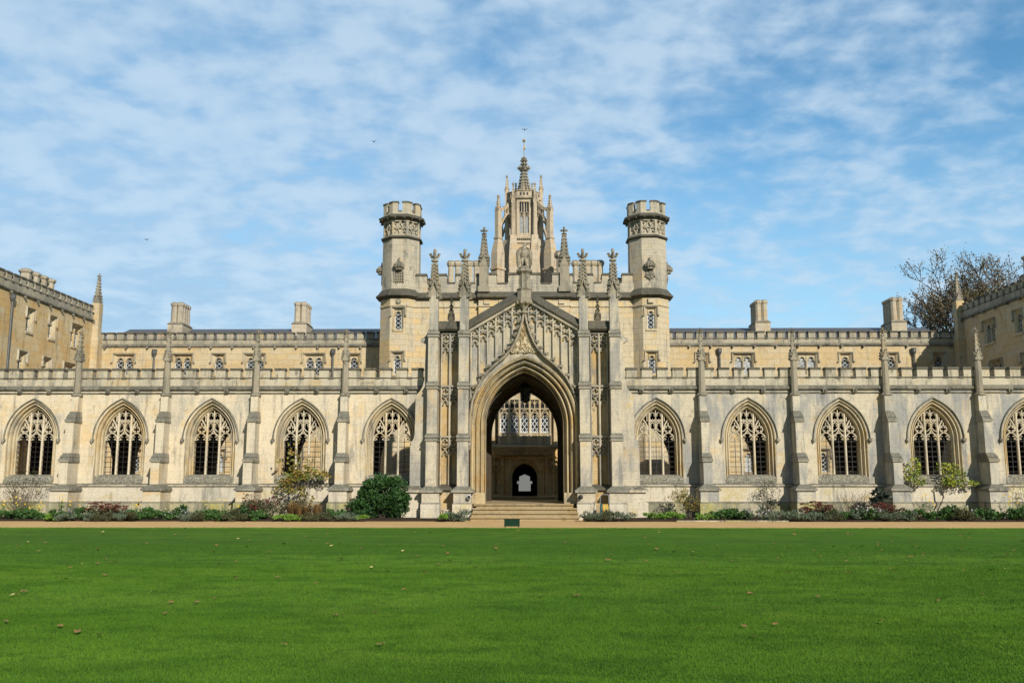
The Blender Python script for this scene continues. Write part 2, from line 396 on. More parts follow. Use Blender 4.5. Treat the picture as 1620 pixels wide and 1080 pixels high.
# ------------------------------------------------------------------ mesh builder
class MB:
    def __init__(self, mat=None):
        self.v = []
        self.f = []
        self.m = mat or Matrix.Identity(4)

    def add(self, vs, fs):
        o = len(self.v)
        self.v.extend([tuple(self.m @ Vector(p)) for p in vs])
        self.f.extend([tuple(i + o for i in f) for f in fs])

    def box(self, x0, x1, y0, y1, z0, z1):
        self.add([(x0, y0, z0), (x1, y0, z0), (x1, y1, z0), (x0, y1, z0), (x0, y0, z1), (x1, y0, z1), (x1, y1, z1), (x0, y1, z1)],
                 [(0, 3, 2, 1), (4, 5, 6, 7), (0, 1, 5, 4), (1, 2, 6, 5), (2, 3, 7, 6), (3, 0, 4, 7)])

    def hexa(self, b, t):
        """8-corner solid: b, t = four bottom and four top corners"""
        self.add(list(b) + list(t), [(0, 3, 2, 1), (4, 5, 6, 7), (0, 1, 5, 4), (1, 2, 6, 5), (2, 3, 7, 6), (3, 0, 4, 7)])

    def prism(self, outer, y0, y1, holes=(), back=True, front=True):
        """polygon in x-z, extruded along y, with holes"""
        loops = [list(outer)] + [list(h) for h in holes]
        flat = [p for lp in loops for p in lp]
        n = len(flat)
        tris = tessellate_polygon([[Vector((p[0], p[1], 0)) for p in lp] for lp in loops])
        vs = [(p[0], y0, p[1]) for p in flat] + [(p[0], y1, p[1]) for p in flat]
        fs = []
        for a, b_, c in tris:
            p, q, r_ = flat[a], flat[b_], flat[c]
            ar = (q[0] - p[0]) * (r_[1] - p[1]) - (q[1] - p[1]) * (r_[0] - p[0])
            if abs(ar) < 1e-10:
                continue
            if ar < 0:
                a, c = c, a
            if front:
                fs.append((a, b_, c))
            if back:
                fs.append((c + n, b_ + n, a + n))
        o = 0
        for k, lp in enumerate(loops):
            L = len(lp)
            area = sum(lp[i][0] * lp[(i + 1) % L][1] - lp[(i + 1) % L][0] * lp[i][1] for i in range(L))
            fwd = (area > 0) == (k == 0)
            for i in range(L):
                a, b_ = o + i, o + (i + 1) % L
                fs.append((b_, a, a + n, b_ + n) if fwd else (a, b_, b_ + n, a + n))
            o += L
        self.add(vs, fs)

    def stack(self, cx, cy, rows, n=8, rot=PI / 8, cap=True):
        """stacked regular polygons: rows = (z, r) with r the apothem"""
        k = 1 / math.cos(PI / n)
        vs, fs = [], []
        for z, r in rows:
            for i in range(n):
                a = rot + 2 * PI * i / n
                vs.append((cx + r * k * math.cos(a), cy + r * k * math.sin(a), z))
        for j in range(len(rows) - 1):
            for i in range(n):
                a, b_ = j * n + i, j * n + (i + 1) % n
                fs.append((a, b_, b_ + n, a + n))
        if cap:
            fs.append(tuple(range(n - 1, -1, -1)))
            fs.append(tuple(range((len(rows) - 1) * n, len(rows) * n)))
        self.add(vs, fs)

    def sweep(self, path, prof, closed=False, closed_prof=True, caps=True):
        """path in x-z; prof = (n, y): n along the path's left normal"""
        pts = [Vector((p[0], p[1])) for p in path]
        N = len(pts)
        vs, fs = [], []
        for i in range(N):
            if closed:
                a, b_ = pts[(i - 1) % N], pts[(i + 1) % N]
                d0 = (pts[i] - a).normalized()
                d1 = (b_ - pts[i]).normalized()
            else:
                d0 = (pts[i] - pts[i - 1]).normalized() if i > 0 else None
                d1 = (pts[i + 1] - pts[i]).normalized() if i < N - 1 else None
                d0 = d0 if d0 is not None else d1
                d1 = d1 if d1 is not None else d0
            n0 = Vector((-d0.y, d0.x))
            n1 = Vector((-d1.y, d1.x))
            nn = n0 + n1
            nn = nn.normalized() if nn.length > 1e-6 else n0
            k = 1 / max(0.35, nn.dot(n0))
            for q in prof:
                p = pts[i] + nn * (q[0] * k)
                vs.append((p.x, q[1], p.y))
        L = len(prof)
        R = N if closed else N - 1
        for i in range(R):
            j = (i + 1) % N
            for k in range(L if closed_prof else L - 1):
                k2 = (k + 1) % L
                fs.append((i * L + k, i * L + k2, j * L + k2, j * L + k))
        if not closed and closed_prof and caps:
            fs.append(tuple(range(L)))
            fs.append(tuple((N - 1) * L + k for k in range(L - 1, -1, -1)))
        self.add(vs, fs)

    _j = 0

    def bar(self, path, wd, y0, y1, closed=False):
        """moulded stone bar (chamfered) of width wd following a path, front at y0"""
        MB._j = (MB._j + 1) % 17
        y0 = y0 + MB._j * 0.0013
        h = wd / 2
        ch = min(h * 0.7, (y1 - y0) * 0.5)
        self.sweep(path, [(-h, y1), (h, y1), (h, y0 + ch), (h * 0.3, y0), (-h * 0.3, y0), (-h, y0 + ch)], closed)

    def tube(self, pts, r0, r1=None, n=6):
        pts = [Vector(p) for p in pts]
        r1 = r0 if r1 is None else r1
        vs, fs = [], []
        N = len(pts)
        for i, p in enumerate(pts):
            d = (pts[min(i + 1, N - 1)] - pts[max(i - 1, 0)])
            d = d.normalized() if d.length > 1e-9 else Vector((0, 0, 1))
            s = d.cross(Vector((0, 0, 1)) if abs(d.z) < 0.9 else Vector((1, 0, 0))).normalized()
            u = s.cross(d)
            r = r0 + (r1 - r0) * i / max(1, N - 1)
            for k in range(n):
                a = 2 * PI * k / n
                vs.append(p + s * (r * math.cos(a)) + u * (r * math.sin(a)))
        for i in range(N - 1):
            for k in range(n):
                a, b_ = i * n + k, i * n + (k + 1) % n
                fs.append((a, b_, b_ + n, a + n))
        fs.append(tuple(range(n - 1, -1, -1)))
        fs.append(tuple(range((N - 1) * n, N * n)))
        self.add(vs, fs)

    def blob(self, c, r, n=8, m=5, rot=None):
        """ellipsoid"""
        c = Vector(c)
        R = rot or Matrix.Identity(3)
        vs, fs = [c + R @ Vector((0, 0, -r[2]))], []
        for j in range(1, m):
            th = -PI / 2 + PI * j / m
            for k in range(n):
                a = 2 * PI * k / n
                vs.append(c + R @ Vector((r[0] * math.cos(th) * math.cos(a), r[1] * math.cos(th) * math.sin(a), r[2] * math.sin(th))))
        vs.append(c + R @ Vector((0, 0, r[2])))
        for k in range(n):
            fs.append((0, 1 + (k + 1) % n, 1 + k))
            for j in range(m - 2):
                a, b_ = 1 + j * n + k, 1 + j * n + (k + 1) % n
                fs.append((a, b_, b_ + n, a + n))
            o = 1 + (m - 2) * n
            fs.append((o + k, o + (k + 1) % n, len(vs) - 1))
        self.add(vs, fs)

    def lump(self, c, r, d=(0, 0, 1)):
        """small carved leaf knob: a squashed octahedron pointing along d"""
        c = Vector(c)
        d = Vector(d).normalized()
        s = d.cross(Vector((0.31, 0.2, 0.93)) if abs(d.z) < 0.95 else Vector((1, 0.1, 0))).normalized()
        u = d.cross(s)
        self.add([c + d * r * 1.25, c - d * r * 0.9, c + s * r, c - s * r, c + u * r, c - u * r],
                 [(0, 2, 4), (0, 4, 3), (0, 3, 5), (0, 5, 2), (1, 4, 2), (1, 3, 4), (1, 5, 3), (1, 2, 5)])

    def build(self, name, mat, parent=None, smooth=False, loc=None, world=False):
        me = bpy.data.meshes.new(name)
        me.from_pydata(self.v, [], self.f)
        if smooth:
            me.polygons.foreach_set('use_smooth', [True] * len(me.polygons))
        me.materials.append(M[mat] if isinstance(mat, str) else mat)
        me.update()
        o = bpy.data.objects.new(name, me)
        COL.objects.link(o)
        if parent:
            o.parent = parent
            if world:
                o.matrix_parent_inverse = Matrix.Translation(-Vector(parent.location))
        if loc:
            o.location = loc
        return o


class Pieces:
    """separate like stones of one course, each built as an object of its own"""
    def __init__(self, mat=None):
        self.m = mat
        self.l = []

    def next(self):
        self.l.append(MB(self.m))
        return self.l[-1]

    def __getattr__(self, k):
        return getattr(self.l[-1], k)

    def build(self, name, mat, *a, **k):
        return [mb.build(name, mat, *a, **k) for mb in self.l][0]


def thing(name, label, cat, loc=(0, 0, 0), rz=0, group=None):
    o = bpy.data.objects.new(name, None)
    o.empty_display_size = 0.3
    COL.objects.link(o)
    o.location = loc
    o.rotation_euler = (0, 0, rz)
    tag(o, label, cat, group)
    return o


def tag(o, label=None, cat=None, group=None, kind=None):
    if label:
        o['label'] = label
    if cat:
        o['category'] = cat
    if group:
        o['group'] = group
    if kind:
        o['kind'] = kind
    return o


def copy_tree(o, parent=None, loc=None):
    c = o.copy()
    COL.objects.link(c)
    if parent:
        c.parent = parent
    if loc is not None:
        c.location = loc
    for ch in list(o.children):
        copy_tree(ch, c)
    return c


def arch(a, c, zs, n=14, x0=0.0):
    """pointed arch: half width a, centres c beyond the middle; left foot to right foot"""
    r = a + c
    th = math.acos(c / r)
    L = [(x0 + c - r * math.cos(th * i / n), zs + r * math.sin(th * i / n)) for i in range(n + 1)]
    Rr = [(2 * x0 - x, z) for x, z in reversed(L[:-1])]
    return L + Rr


def arch_z(a, c, zs, x):
    r = a + c
    return zs + math.sqrt(max(0, r * r - (abs(x) + c) ** 2))


def ring(cx, cz, r, n=14):
    return [(cx + r * math.cos(2 * PI * i / n), cz + r * math.sin(2 * PI * i / n)) for i in range(n)]


def foils(mb, cx, cz, r, k, wd, y0, y1, rot=PI / 2):
    """foiled circle: ring with k inward cusps"""
    mb.bar(ring(cx, cz, r), wd, y0, y1, True)
    for i in range(k):
        a = rot + PI / k + 2 * PI * i / k
        mb.bar([(cx + r * math.cos(a), cz + r * math.sin(a)), (cx + r * 0.42 * math.cos(a), cz + r * 0.42 * math.sin(a))], wd * 0.8, y0 + 0.004, y1)
        for da in (-0.38, 0.38):
            mb.bar([(cx + r * 0.95 * math.cos(a + da), cz + r * 0.95 * math.sin(a + da)), (cx + r * 0.5 * math.cos(a), cz + r * 0.5 * math.sin(a))], wd * 0.6, y0 + 0.008, y1)


def cusped_head(mb, x0, a, zs, c, wd, y0, y1, edge=True):
    """pointed light head with cusps"""
    P_ = arch(a, c, zs, 7, x0)
    if edge:
        mb.bar(P_, wd, y0, y1)
    ap = max(p[1] for p in P_)
    h = ap - zs
    for s in (-1, 1):
        mb.bar([(x0 + s * a * 0.96, zs + h * 0.04), (x0 + s * a * 0.42, zs + h * 0.16)], wd * 0.75, y0 + 0.006, y1)
        mb.bar([(x0 + s * a * 0.88, zs + h * 0.46), (x0 + s * a * 0.42, zs + h * 0.16)], wd * 0.6, y0 + 0.009, y1)
        mb.bar([(x0 + s * a * 0.68, zs + h * 0.62), (x0 + s * a * 0.28, zs + h * 0.48)], wd * 0.75, y0 + 0.006, y1)
    return ap


def pinnacle(mb, cx, cy, w_, z0, zg, zt, gab=0.55, crock=7):
    """square shaft z0..zg, gablets, crocketed spirelet and cross finial up to zt"""
    h = w_ / 2
    if zg > z0:
        mb.box(cx - h, cx + h, cy - h, cy + h, z0, zg)
    hg = min(gab, (zt - zg) * 0.3)
    for k in range(4):
        m0 = mb.m
        mb.m = m0 @ Matrix.Translation((cx, cy, 0)) @ Matrix.Rotation(k * PI / 2, 4, 'Z')
        e = h * 1.08
        mb.prism([(-e, zg - 0.02), (e, zg - 0.02), (h * 0.35, zg + hg * 0.55), (0, zg + hg), (-h * 0.35, zg + hg * 0.55)], -e, -h * 0.2)
        for s in (-1, 1):
            for q in (0.12, 0.42, 0.72):
                mb.lump((s * e * (1.0 - q * 0.85), -e * 1.02, zg + hg * q * 0.9 + 0.02), h * 0.30, (s, -0.6, 0.4))
        mb.m = m0
    zf = zt - (zt - zg) * 0.20
    b0, b1 = h * 0.74, h * 0.26
    zs = zg + hg * 0.25
    mb.stack(cx, cy, [(zs, b0), (zf, b1)], 4, PI / 4)
    for j in range(crock):
        q = (j + 0.6) / crock
        z = zs + (zf - zs) * q
        r = (b0 + (b1 - b0) * q) * 1.25
        for k in range(4):
            a = PI / 4 + k * PI / 2
            mb.lump((cx + r * 1.18 * math.cos(a), cy + r * 1.18 * math.sin(a), z), h * (0.44 - 0.12 * q), (math.cos(a), math.sin(a), 0.7))
    mb.stack(cx, cy, [(zf, b1 * 1.2), (zf + 0.03, b1 * 2.2), (zf + 0.07, b1 * 1.2)], 6)
    zc = zf + (zt - zf) * 0.48
    mb.stack(cx, cy, [(zf, b1 * 0.9), (zt - h * 0.3, b1 * 0.7)], 6)
    for k in range(4):
        a = k * PI / 2
        mb.lump((cx + h * 0.52 * math.cos(a), cy + h * 0.52 * math.sin(a), zc), h * 0.36, (math.cos(a), math.sin(a), 0.25))
    mb.lump((cx, cy, zt - h * 0.34), h * 0.34, (0, 0, 1))


def merlons(mb, cop, x0, x1, y0, y1, zc, zt, period, gap, phase=0.5):
    """battlements along x: solid to zc, merlons to zt, with dark coping in cop"""
    n = max(1, round((x1 - x0) / period))
    p = (x1 - x0) / n
    for i in range(n):
        a = x0 + p * i + gap / 2
        b_ = x0 + p * (i + 1) - gap / 2
        mb.box(a, b_, y0, y1, zc - 0.002, zt - 0.06)
        cop.next()
        cop.hexa([(a - 0.035, y0 - 0.045, zt - 0.065), (b_ + 0.035, y0 - 0.045, zt - 0.065), (b_ + 0.035, y1 + 0.04, zt - 0.065), (a - 0.035, y1 + 0.04, zt - 0.065)],
                 [(a - 0.015, y0 - 0.03, zt + 0.02), (b_ + 0.015, y0 - 0.03, zt + 0.02), (b_ + 0.015, y1 - 0.05, zt + 0.035), (a - 0.015, y1 - 0.05, zt + 0.035)])
        for g0, g1 in ((a - gap / 2 - 0.001, a), (b_, b_ + gap / 2 + 0.001)):
            pass
    for i in range(n + 1):
        c = x0 + p * i
        g0, g1 = c - gap / 2 - 0.0, c + gap / 2 + 0.0
        g0, g1 = max(g0, x0), min(g1, x1)
        if g1 - g0 > 0.05:
            cop.next()
            cop.hexa([(g0 + 0.003, y0 - 0.04, zc - 0.055), (g1 - 0.003, y0 - 0.04, zc - 0.055), (g1 - 0.003, y1 + 0.03, zc - 0.055), (g0 + 0.003, y1 + 0.03, zc - 0.055)],
                     [(g0 + 0.003, y0 - 0.02, zc + 0.02), (g1 - 0.003, y0 - 0.02, zc + 0.02), (g1 - 0.003, y1, zc + 0.02), (g0 + 0.003, y1, zc + 0.02)])


def run(mb, x0, x1, prof):
    """moulding along x: prof = (y, z) closed polygon"""
    n = len(prof)
    vs = [(x0, y, z) for y, z in prof] + [(x1, y, z) for y, z in prof]
    fs = [tuple(range(n)), tuple(range(2 * n - 1, n - 1, -1))]
    for i in range(n):
        j = (i + 1) % n
        fs.append((j, i, i + n, j + n))
    mb.add(vs, fs)


# ------------------------------------------------------------------ ground
def sheet(name, x0, x1, y0, y1, z, mat, nx=1, ny=1):
    mb = MB()
    vs, fs = [], []
    for j in range(ny + 1):
        for i in range(nx + 1):
            vs.append((x0 + (x1 - x0) * i / nx, y0 + (y1 - y0) * j / ny, z))
    for j in range(ny):
        for i in range(nx):
            a = j * (nx + 1) + i
            fs.append((a, a + 1, a + nx + 2, a + nx + 1))
    mb.add(vs, fs)
    return tag(mb.build(name, mat), kind='structure')


sheet('ground', -900, 900, -120, 1500, -0.06, 'earth')
sheet('gravel_path', -60, 60, -14, 13.2, 0.0, 'gravel')
LAWN_Y = -7.4
lw = MB()
lw.prism([(-60, -0.05), (60, -0.05), (60, 0.028), (-60, 0.028)], -70, LAWN_Y)
tag(lw.build('lawn', 'lawn'), kind='structure')


def grass_mesh():
    rng = np.random.default_rng(3)
    vs = []
    cnt = 0
    allv = []
    for (ya, yb, dens, hh, ww) in ((-31.4, -27, 8500, 0.018, 0.0034), (-27, -21, 3600, 0.018, 0.0045), (-21, -15, 900, 0.016, 0.007)):
        wid = 2 * ((yb + 38) * 0.62 + 1.0)
        n = int(dens * wid * (yb - ya) * 0.62)
        x = (rng.random(n) - 0.5) * wid
        y = ya + rng.random(n) * (yb - ya)
        ang = rng.random(n) * 2 * np.pi
        h = hh * (0.7 + 0.5 * rng.random(n))
        wv = ww * (0.7 + 0.6 * rng.random(n))
        lean = h * 0.8 * rng.random(n)
        la = rng.random(n) * 2 * np.pi
        z = np.full(n, 0.027)
        dx, dy = np.cos(ang) * wv, np.sin(ang) * wv
        a = np.stack([x - dx, y - dy, z], 1)
        b_ = np.stack([x + dx, y + dy, z], 1)
        c = np.stack([x + np.cos(la) * lean, y + np.sin(la) * lean, z + h], 1)
        allv.append(np.stack([a, b_, c], 1).reshape(-1, 3))
    # ragged edge of the turf along the path
    n = 16000
    x = (rng.random(n) - 0.5) * 56
    y = LAWN_Y - 0.05 + 0.10 * rng.random(n)
    z = np.full(n, 0.02)
    h = 0.02 + 0.03 * rng.random(n)
    a = np.stack([x - 0.008, y, z], 1)
    b_ = np.stack([x + 0.012, y, z], 1)
    c = np.stack([x + 0.05 * (rng.random(n) - 0.5), y + 0.04 * rng.random(n), z + h], 1)
    allv.append(np.stack([a, b_, c], 1).reshape(-1, 3))
    V = np.concatenate(allv).astype(np.float32)
    nv = len(V)
    me = bpy.data.meshes.new('grass')
    me.vertices.add(nv)
    me.vertices.foreach_set('co', V.ravel())
    me.loops.add(nv)
    me.loops.foreach_set('vertex_index', np.arange(nv, dtype=np.int32))
    me.polygons.add(nv // 3)
    me.polygons.foreach_set('loop_start', np.arange(0, nv, 3, dtype=np.int32))
    me.update(calc_edges=True)
    me.materials.append(M['blade'])
    o = bpy.data.objects.new('grass', me)
    COL.objects.link(o)
    return tag(o, 'short mown green grass blades covering the lawn', 'grass', kind='stuff')


grass_mesh()

# flower beds: soil strips with a wavy front edge, and stone edging
def bed(name, x0, x1, yf, yb):
    mb = MB()
    n = 60
    vs = []
    for i in range(n + 1):
        x = x0 + (x1 - x0) * i / n
        y = yf + 0.10 * math.sin(x * 0.9) + 0.06 * math.sin(x * 2.7)
        vs += [(x, y, 0.004), (x, y + 0.16, 0.07), (x, yb, 0.10)]
    fs = []
    for i in range(n):
        a = i * 3
        fs += [(a, a + 3, a + 4, a + 1), (a + 1, a + 4, a + 5, a + 2)]
    mb.add(vs, fs)
    return tag(mb.build(name, 'soil'), kind='structure')


bed('flower_bed_left', -27, -2.35, -1.5, 1.6)
bed('flower_bed_right', 2.4, 27, -1.5, 1.6)


# ------------------------------------------------------------------ cloister screens
WY = 1.5                                    # front face of the cloister wall
WA, WC, WS, WB = 0.80, 0.65, 3.38, 1.84     # window half width, arch centres, springing, sill


def cloister_window():
    """traceried three-light window; local origin on the wall face at ground level"""
    sur = MB()
    L = [(-WA, WB - 0.30)] + arch(WA, WC, WS, 14) + [(WA, WB - 0.30)]
    sur.sweep(L, [(0.30, -0.004), (0.27, 0.01), (0.262, 0.10), (0.225, 0.14), (0.20, 0.075), (0.165, 0.07), (0.145, 0.12), (0.135, 0.23), (0.095, 0.26), (0.075, 0.20), (0.05, 0.20), (0.035, 0.30), (0.0, 0.32), (0.0, 0.56)], closed_prof=False)
    w_ = sur.build('window', 'trim')
    hm = MB()
    hoodp = arch(WA, WC, WS - 0.02, 16)
    hm.sweep(hoodp, [(0.37, 0.0), (0.37, -0.05), (0.385, -0.085), (0.41, -0.085), (0.425, 0.0)])
    for s in (-1, 1):
        hm.box(s * (WA + 0.39) - 0.065, s * (WA + 0.39) + 0.065, -0.13, 0.0, WS - 0.12, WS - 0.021)
        hm.lump((s * (WA + 0.40), -0.08, WS - 0.13), 0.075, (0, -0.4, -1))
    hm.build('hood_mould', 'cornice', w_)
    sl_ = MB()
    e = WA + 0.27
    sl_.hexa([(-e, -0.03, WB - 0.40), (e, -0.03, WB - 0.40), (e, 0.40, WB - 0.40), (-e, 0.40, WB - 0.40)],
             [(-e, -0.03, WB - 0.36), (e, -0.03, WB - 0.36), (e - 0.1, 0.40, WB - 0.2), (-e + 0.1, 0.40, WB - 0.2)])
    n_ = 8
    rows_ = [(-0.03, WB - 0.34), (-0.02, WB - 0.22), (0.03, WB - 0.12), (0.11, WB - 0.04), (0.40, WB + 0.01)]
    vs_ = [(-e + 2 * e * i_ / n_, y_ + 0.012 * math.sin(i_ * 2.3 + y_ * 9), z_ + (0.012 * math.sin(i_ * 1.7 + z_ * 7) if k_ < 4 else 0)) for k_, (y_, z_) in enumerate(rows_) for i_ in range(n_ + 1)]
    sl_.add(vs_, [(k_ * (n_ + 1) + i_, k_ * (n_ + 1) + i_ + 1, (k_ + 1) * (n_ + 1) + i_ + 1, (k_ + 1) * (n_ + 1) + i_) for k_ in range(len(rows_) - 1) for i_ in range(n_)])
    sl_.build('sill', 'sill', w_)
    tr = MB()
    y0, y1 = 0.33, 0.45
    mx = 0.275
    zt = arch_z(WA, WC, WS, mx)
    for s in (-1, 1):
        tr.bar([(s * mx, WB), (s * mx, zt)], 0.085, y0 - 0.02, y1)
        # side lights
        cx = s * (mx + WA) / 2
        a = (WA - mx) / 2
        cusped_head(tr, cx, a, 3.30, 0.08, 0.055, y0, y1)
        tr.bar([(s * mx, 3.55), (s * (mx + 0.05), 3.80), (s * (mx + 0.14), 4.02), (s * (mx + 0.27), 4.22)], 0.065, y0, y1)
        foils(tr, cx - s * 0.02, 3.78, 0.15, 4, 0.04, y0, y1)
        tr.bar([(cx, 3.92), (cx + s * 0.0, 4.07)], 0.04, y0 + 0.01, y1)
        # upper pair in the middle light
        cusped_head(tr, s * mx / 2, mx / 2, 3.88, 0.06, 0.04, y0, y1)
        tr.bar([(s * mx, 4.06), (s * mx / 2, 4.20), (0, 4.06)], 0.045, y0, y1)
        tr.bar([(s * mx, 4.24), (s * mx / 2, 4.10), (0, 4.24)], 0.04, y0 + 0.006, y1)
        cusped_head(tr, s * mx / 2, mx / 2, 4.34, 0.04, 0.035, y0, y1)
        tr.bar([(s * mx, 3.66), (s * mx * 0.45, 3.72), (0, 3.88)], 0.045, y0, y1)
        tr.bar([(s * (mx + 0.10), 4.12), (s * (mx + 0.10), arch_z(WA, WC, WS, mx + 0.10))], 0.035, y0 + 0.01, y1)
    tr.bar([(0, 3.70), (0, 4.62)], 0.045, y0 + 0.004, y1)
    cusped_head(tr, 0, mx, 3.30, 0.05, 0.055, y0, y1)
    tr.bar([(-mx * 0.5, 3.52), (0, 3.74), (mx * 0.5, 3.52)], 0.045, y0, y1)
    tr.build('tracery', 'tracery', w_)
    gr = MB()
    y0 = 0.395
    for cx, a in ((-(mx + WA) / 2, (WA - mx) / 2), (0, mx), ((mx + WA) / 2, (WA - mx) / 2)):
        gr.box(cx - 0.011, cx + 0.011, y0, y0 + 0.02, WB, 3.42)
        for k in range(7):
            z = WB + 0.12 + k * 0.215
            gr.box(cx - a, cx + a, y0 + 0.002, y0 + 0.024, z - 0.011, z + 0.011)
    gr.build('window_grid', 'iron', w_)
    return w_


def cloister_buttress(stone_key):
    sh = MB()
    sh.box(-0.38, 0.38, -1.16, 0.1, 0.70, 1.17)
    sh.box(-0.185, 0.185, -0.95, 0.1, 1.40, 2.42)
    sh.box(-0.17, 0.17, -0.66, 0.1, 2.42, 4.15)
    sh.box(-0.155, 0.155, -0.36, 0.1, 4.15, 5.16)
    b_ = sh.build('buttress', stone_key)
    bs = MB()
    bs.box(-0.43, 0.43, -1.28, 0.1, 0.0, 0.66)
    bs.hexa([(-0.43, -1.28, 0.66), (0.43, -1.28, 0.66), (0.43, 0.1, 0.66), (-0.43, 0.1, 0.66)], [(-0.382, -1.18, 0.72), (0.382, -1.18, 0.72), (0.382, 0.1, 0.72), (-0.382, 0.1, 0.72)])
    bs.build('buttress_base', 'base', b_)
    cp = MB()

    def part_done():
        nonlocal cp
        cp.build('set_off', 'set_off', b_)
        cp = MB()
    cp.box(-0.45, 0.45, -1.24, 0.08, 1.17, 1.25)
    cp.hexa([(-0.45, -1.24, 1.25), (0.45, -1.24, 1.25), (0.45, 0.08, 1.25), (-0.45, 0.08, 1.25)], [(-0.192, -0.97, 1.44), (0.192, -0.97, 1.44), (0.192, 0.08, 1.44), (-0.192, 0.08, 1.44)])

    part_done()

    def setoff(w0, f0, z0, w1, f1, z1):
        cp.box(-w0 - 0.045, w0 + 0.045, -f0 - 0.055, 0.07, z0, z0 + 0.07)
        cp.hexa([(-w0 - 0.045, -f0 - 0.055, z0 + 0.07), (w0 + 0.045, -f0 - 0.055, z0 + 0.07), (w0 + 0.045, 0.07, z0 + 0.07), (-w0 - 0.045, 0.07, z0 + 0.07)],
                [(-w0 - 0.02, -f0 + 0.09, z0 + 0.20), (w0 + 0.02, -f0 + 0.09, z0 + 0.20), (w0 + 0.02, 0.07, z0 + 0.20), (-w0 - 0.02, 0.07, z0 + 0.20)])
        cp.hexa([(-w1 - 0.05, -f0 + 0.05, z0 + 0.20), (w1 + 0.05, -f0 + 0.05, z0 + 0.20), (w1 + 0.05, 0.06, z0 + 0.20), (-w1 - 0.05, 0.06, z0 + 0.20)],
                [(-w1 - 0.01, -f1 - 0.01, z1), (w1 + 0.01, -f1 - 0.01, z1), (w1 + 0.01, 0.06, z1), (-w1 - 0.01, 0.06, z1)])
    setoff(0.185, 0.95, 2.36, 0.17, 0.66, 2.74)
    part_done()
    setoff(0.17, 0.66, 4.05, 0.155, 0.36, 4.52)
    part_done()
    pn = MB()
    pn.stack(0, -0.20, [(5.16, 0.18), (5.20, 0.22), (5.26, 0.22), (5.32, 0.14), (6.80, 0.12)], 8)
    pinnacle(pn, 0, -0.20, 0.29, 6.72, 6.72, 8.14, gab=0.46, crock=5)
    pn.build('pinnacle', 'pin', b_)
    return b_


WIN_L = [-5.75, -9.63, -13.54, -17.44, -21.30, -25.2]
BUT_L = [-7.74, -11.60, -15.49, -19.36, -23.25]
WIN_R = [5.68, 9.62, 13.54, 17.52, 21.46, 25.4]
BUT_R = [7.62, 11.58, 15.48, 19.45, 23.42]
win0 = cloister_window()
but0 = {k: cloister_buttress(k.replace('cloister', 'buttress')) for k in ('cloister_left', 'cloister_right')}
used = set()


def put_part(src, root, x, y, z=0, rz=0, label=None):
    """first use moves the source, afterwards copies (world placement under a building's Empty)"""
    if src.name not in used:
        o = src
        used.add(src.name)
        o.parent = root
    else:
        o = copy_tree(src, root)
    o.matrix_parent_inverse = Matrix.Translation(-Vector(root.location))
    o.location = (x, y, z)
    o.rotation_euler = (0, 0, rz)
    return o


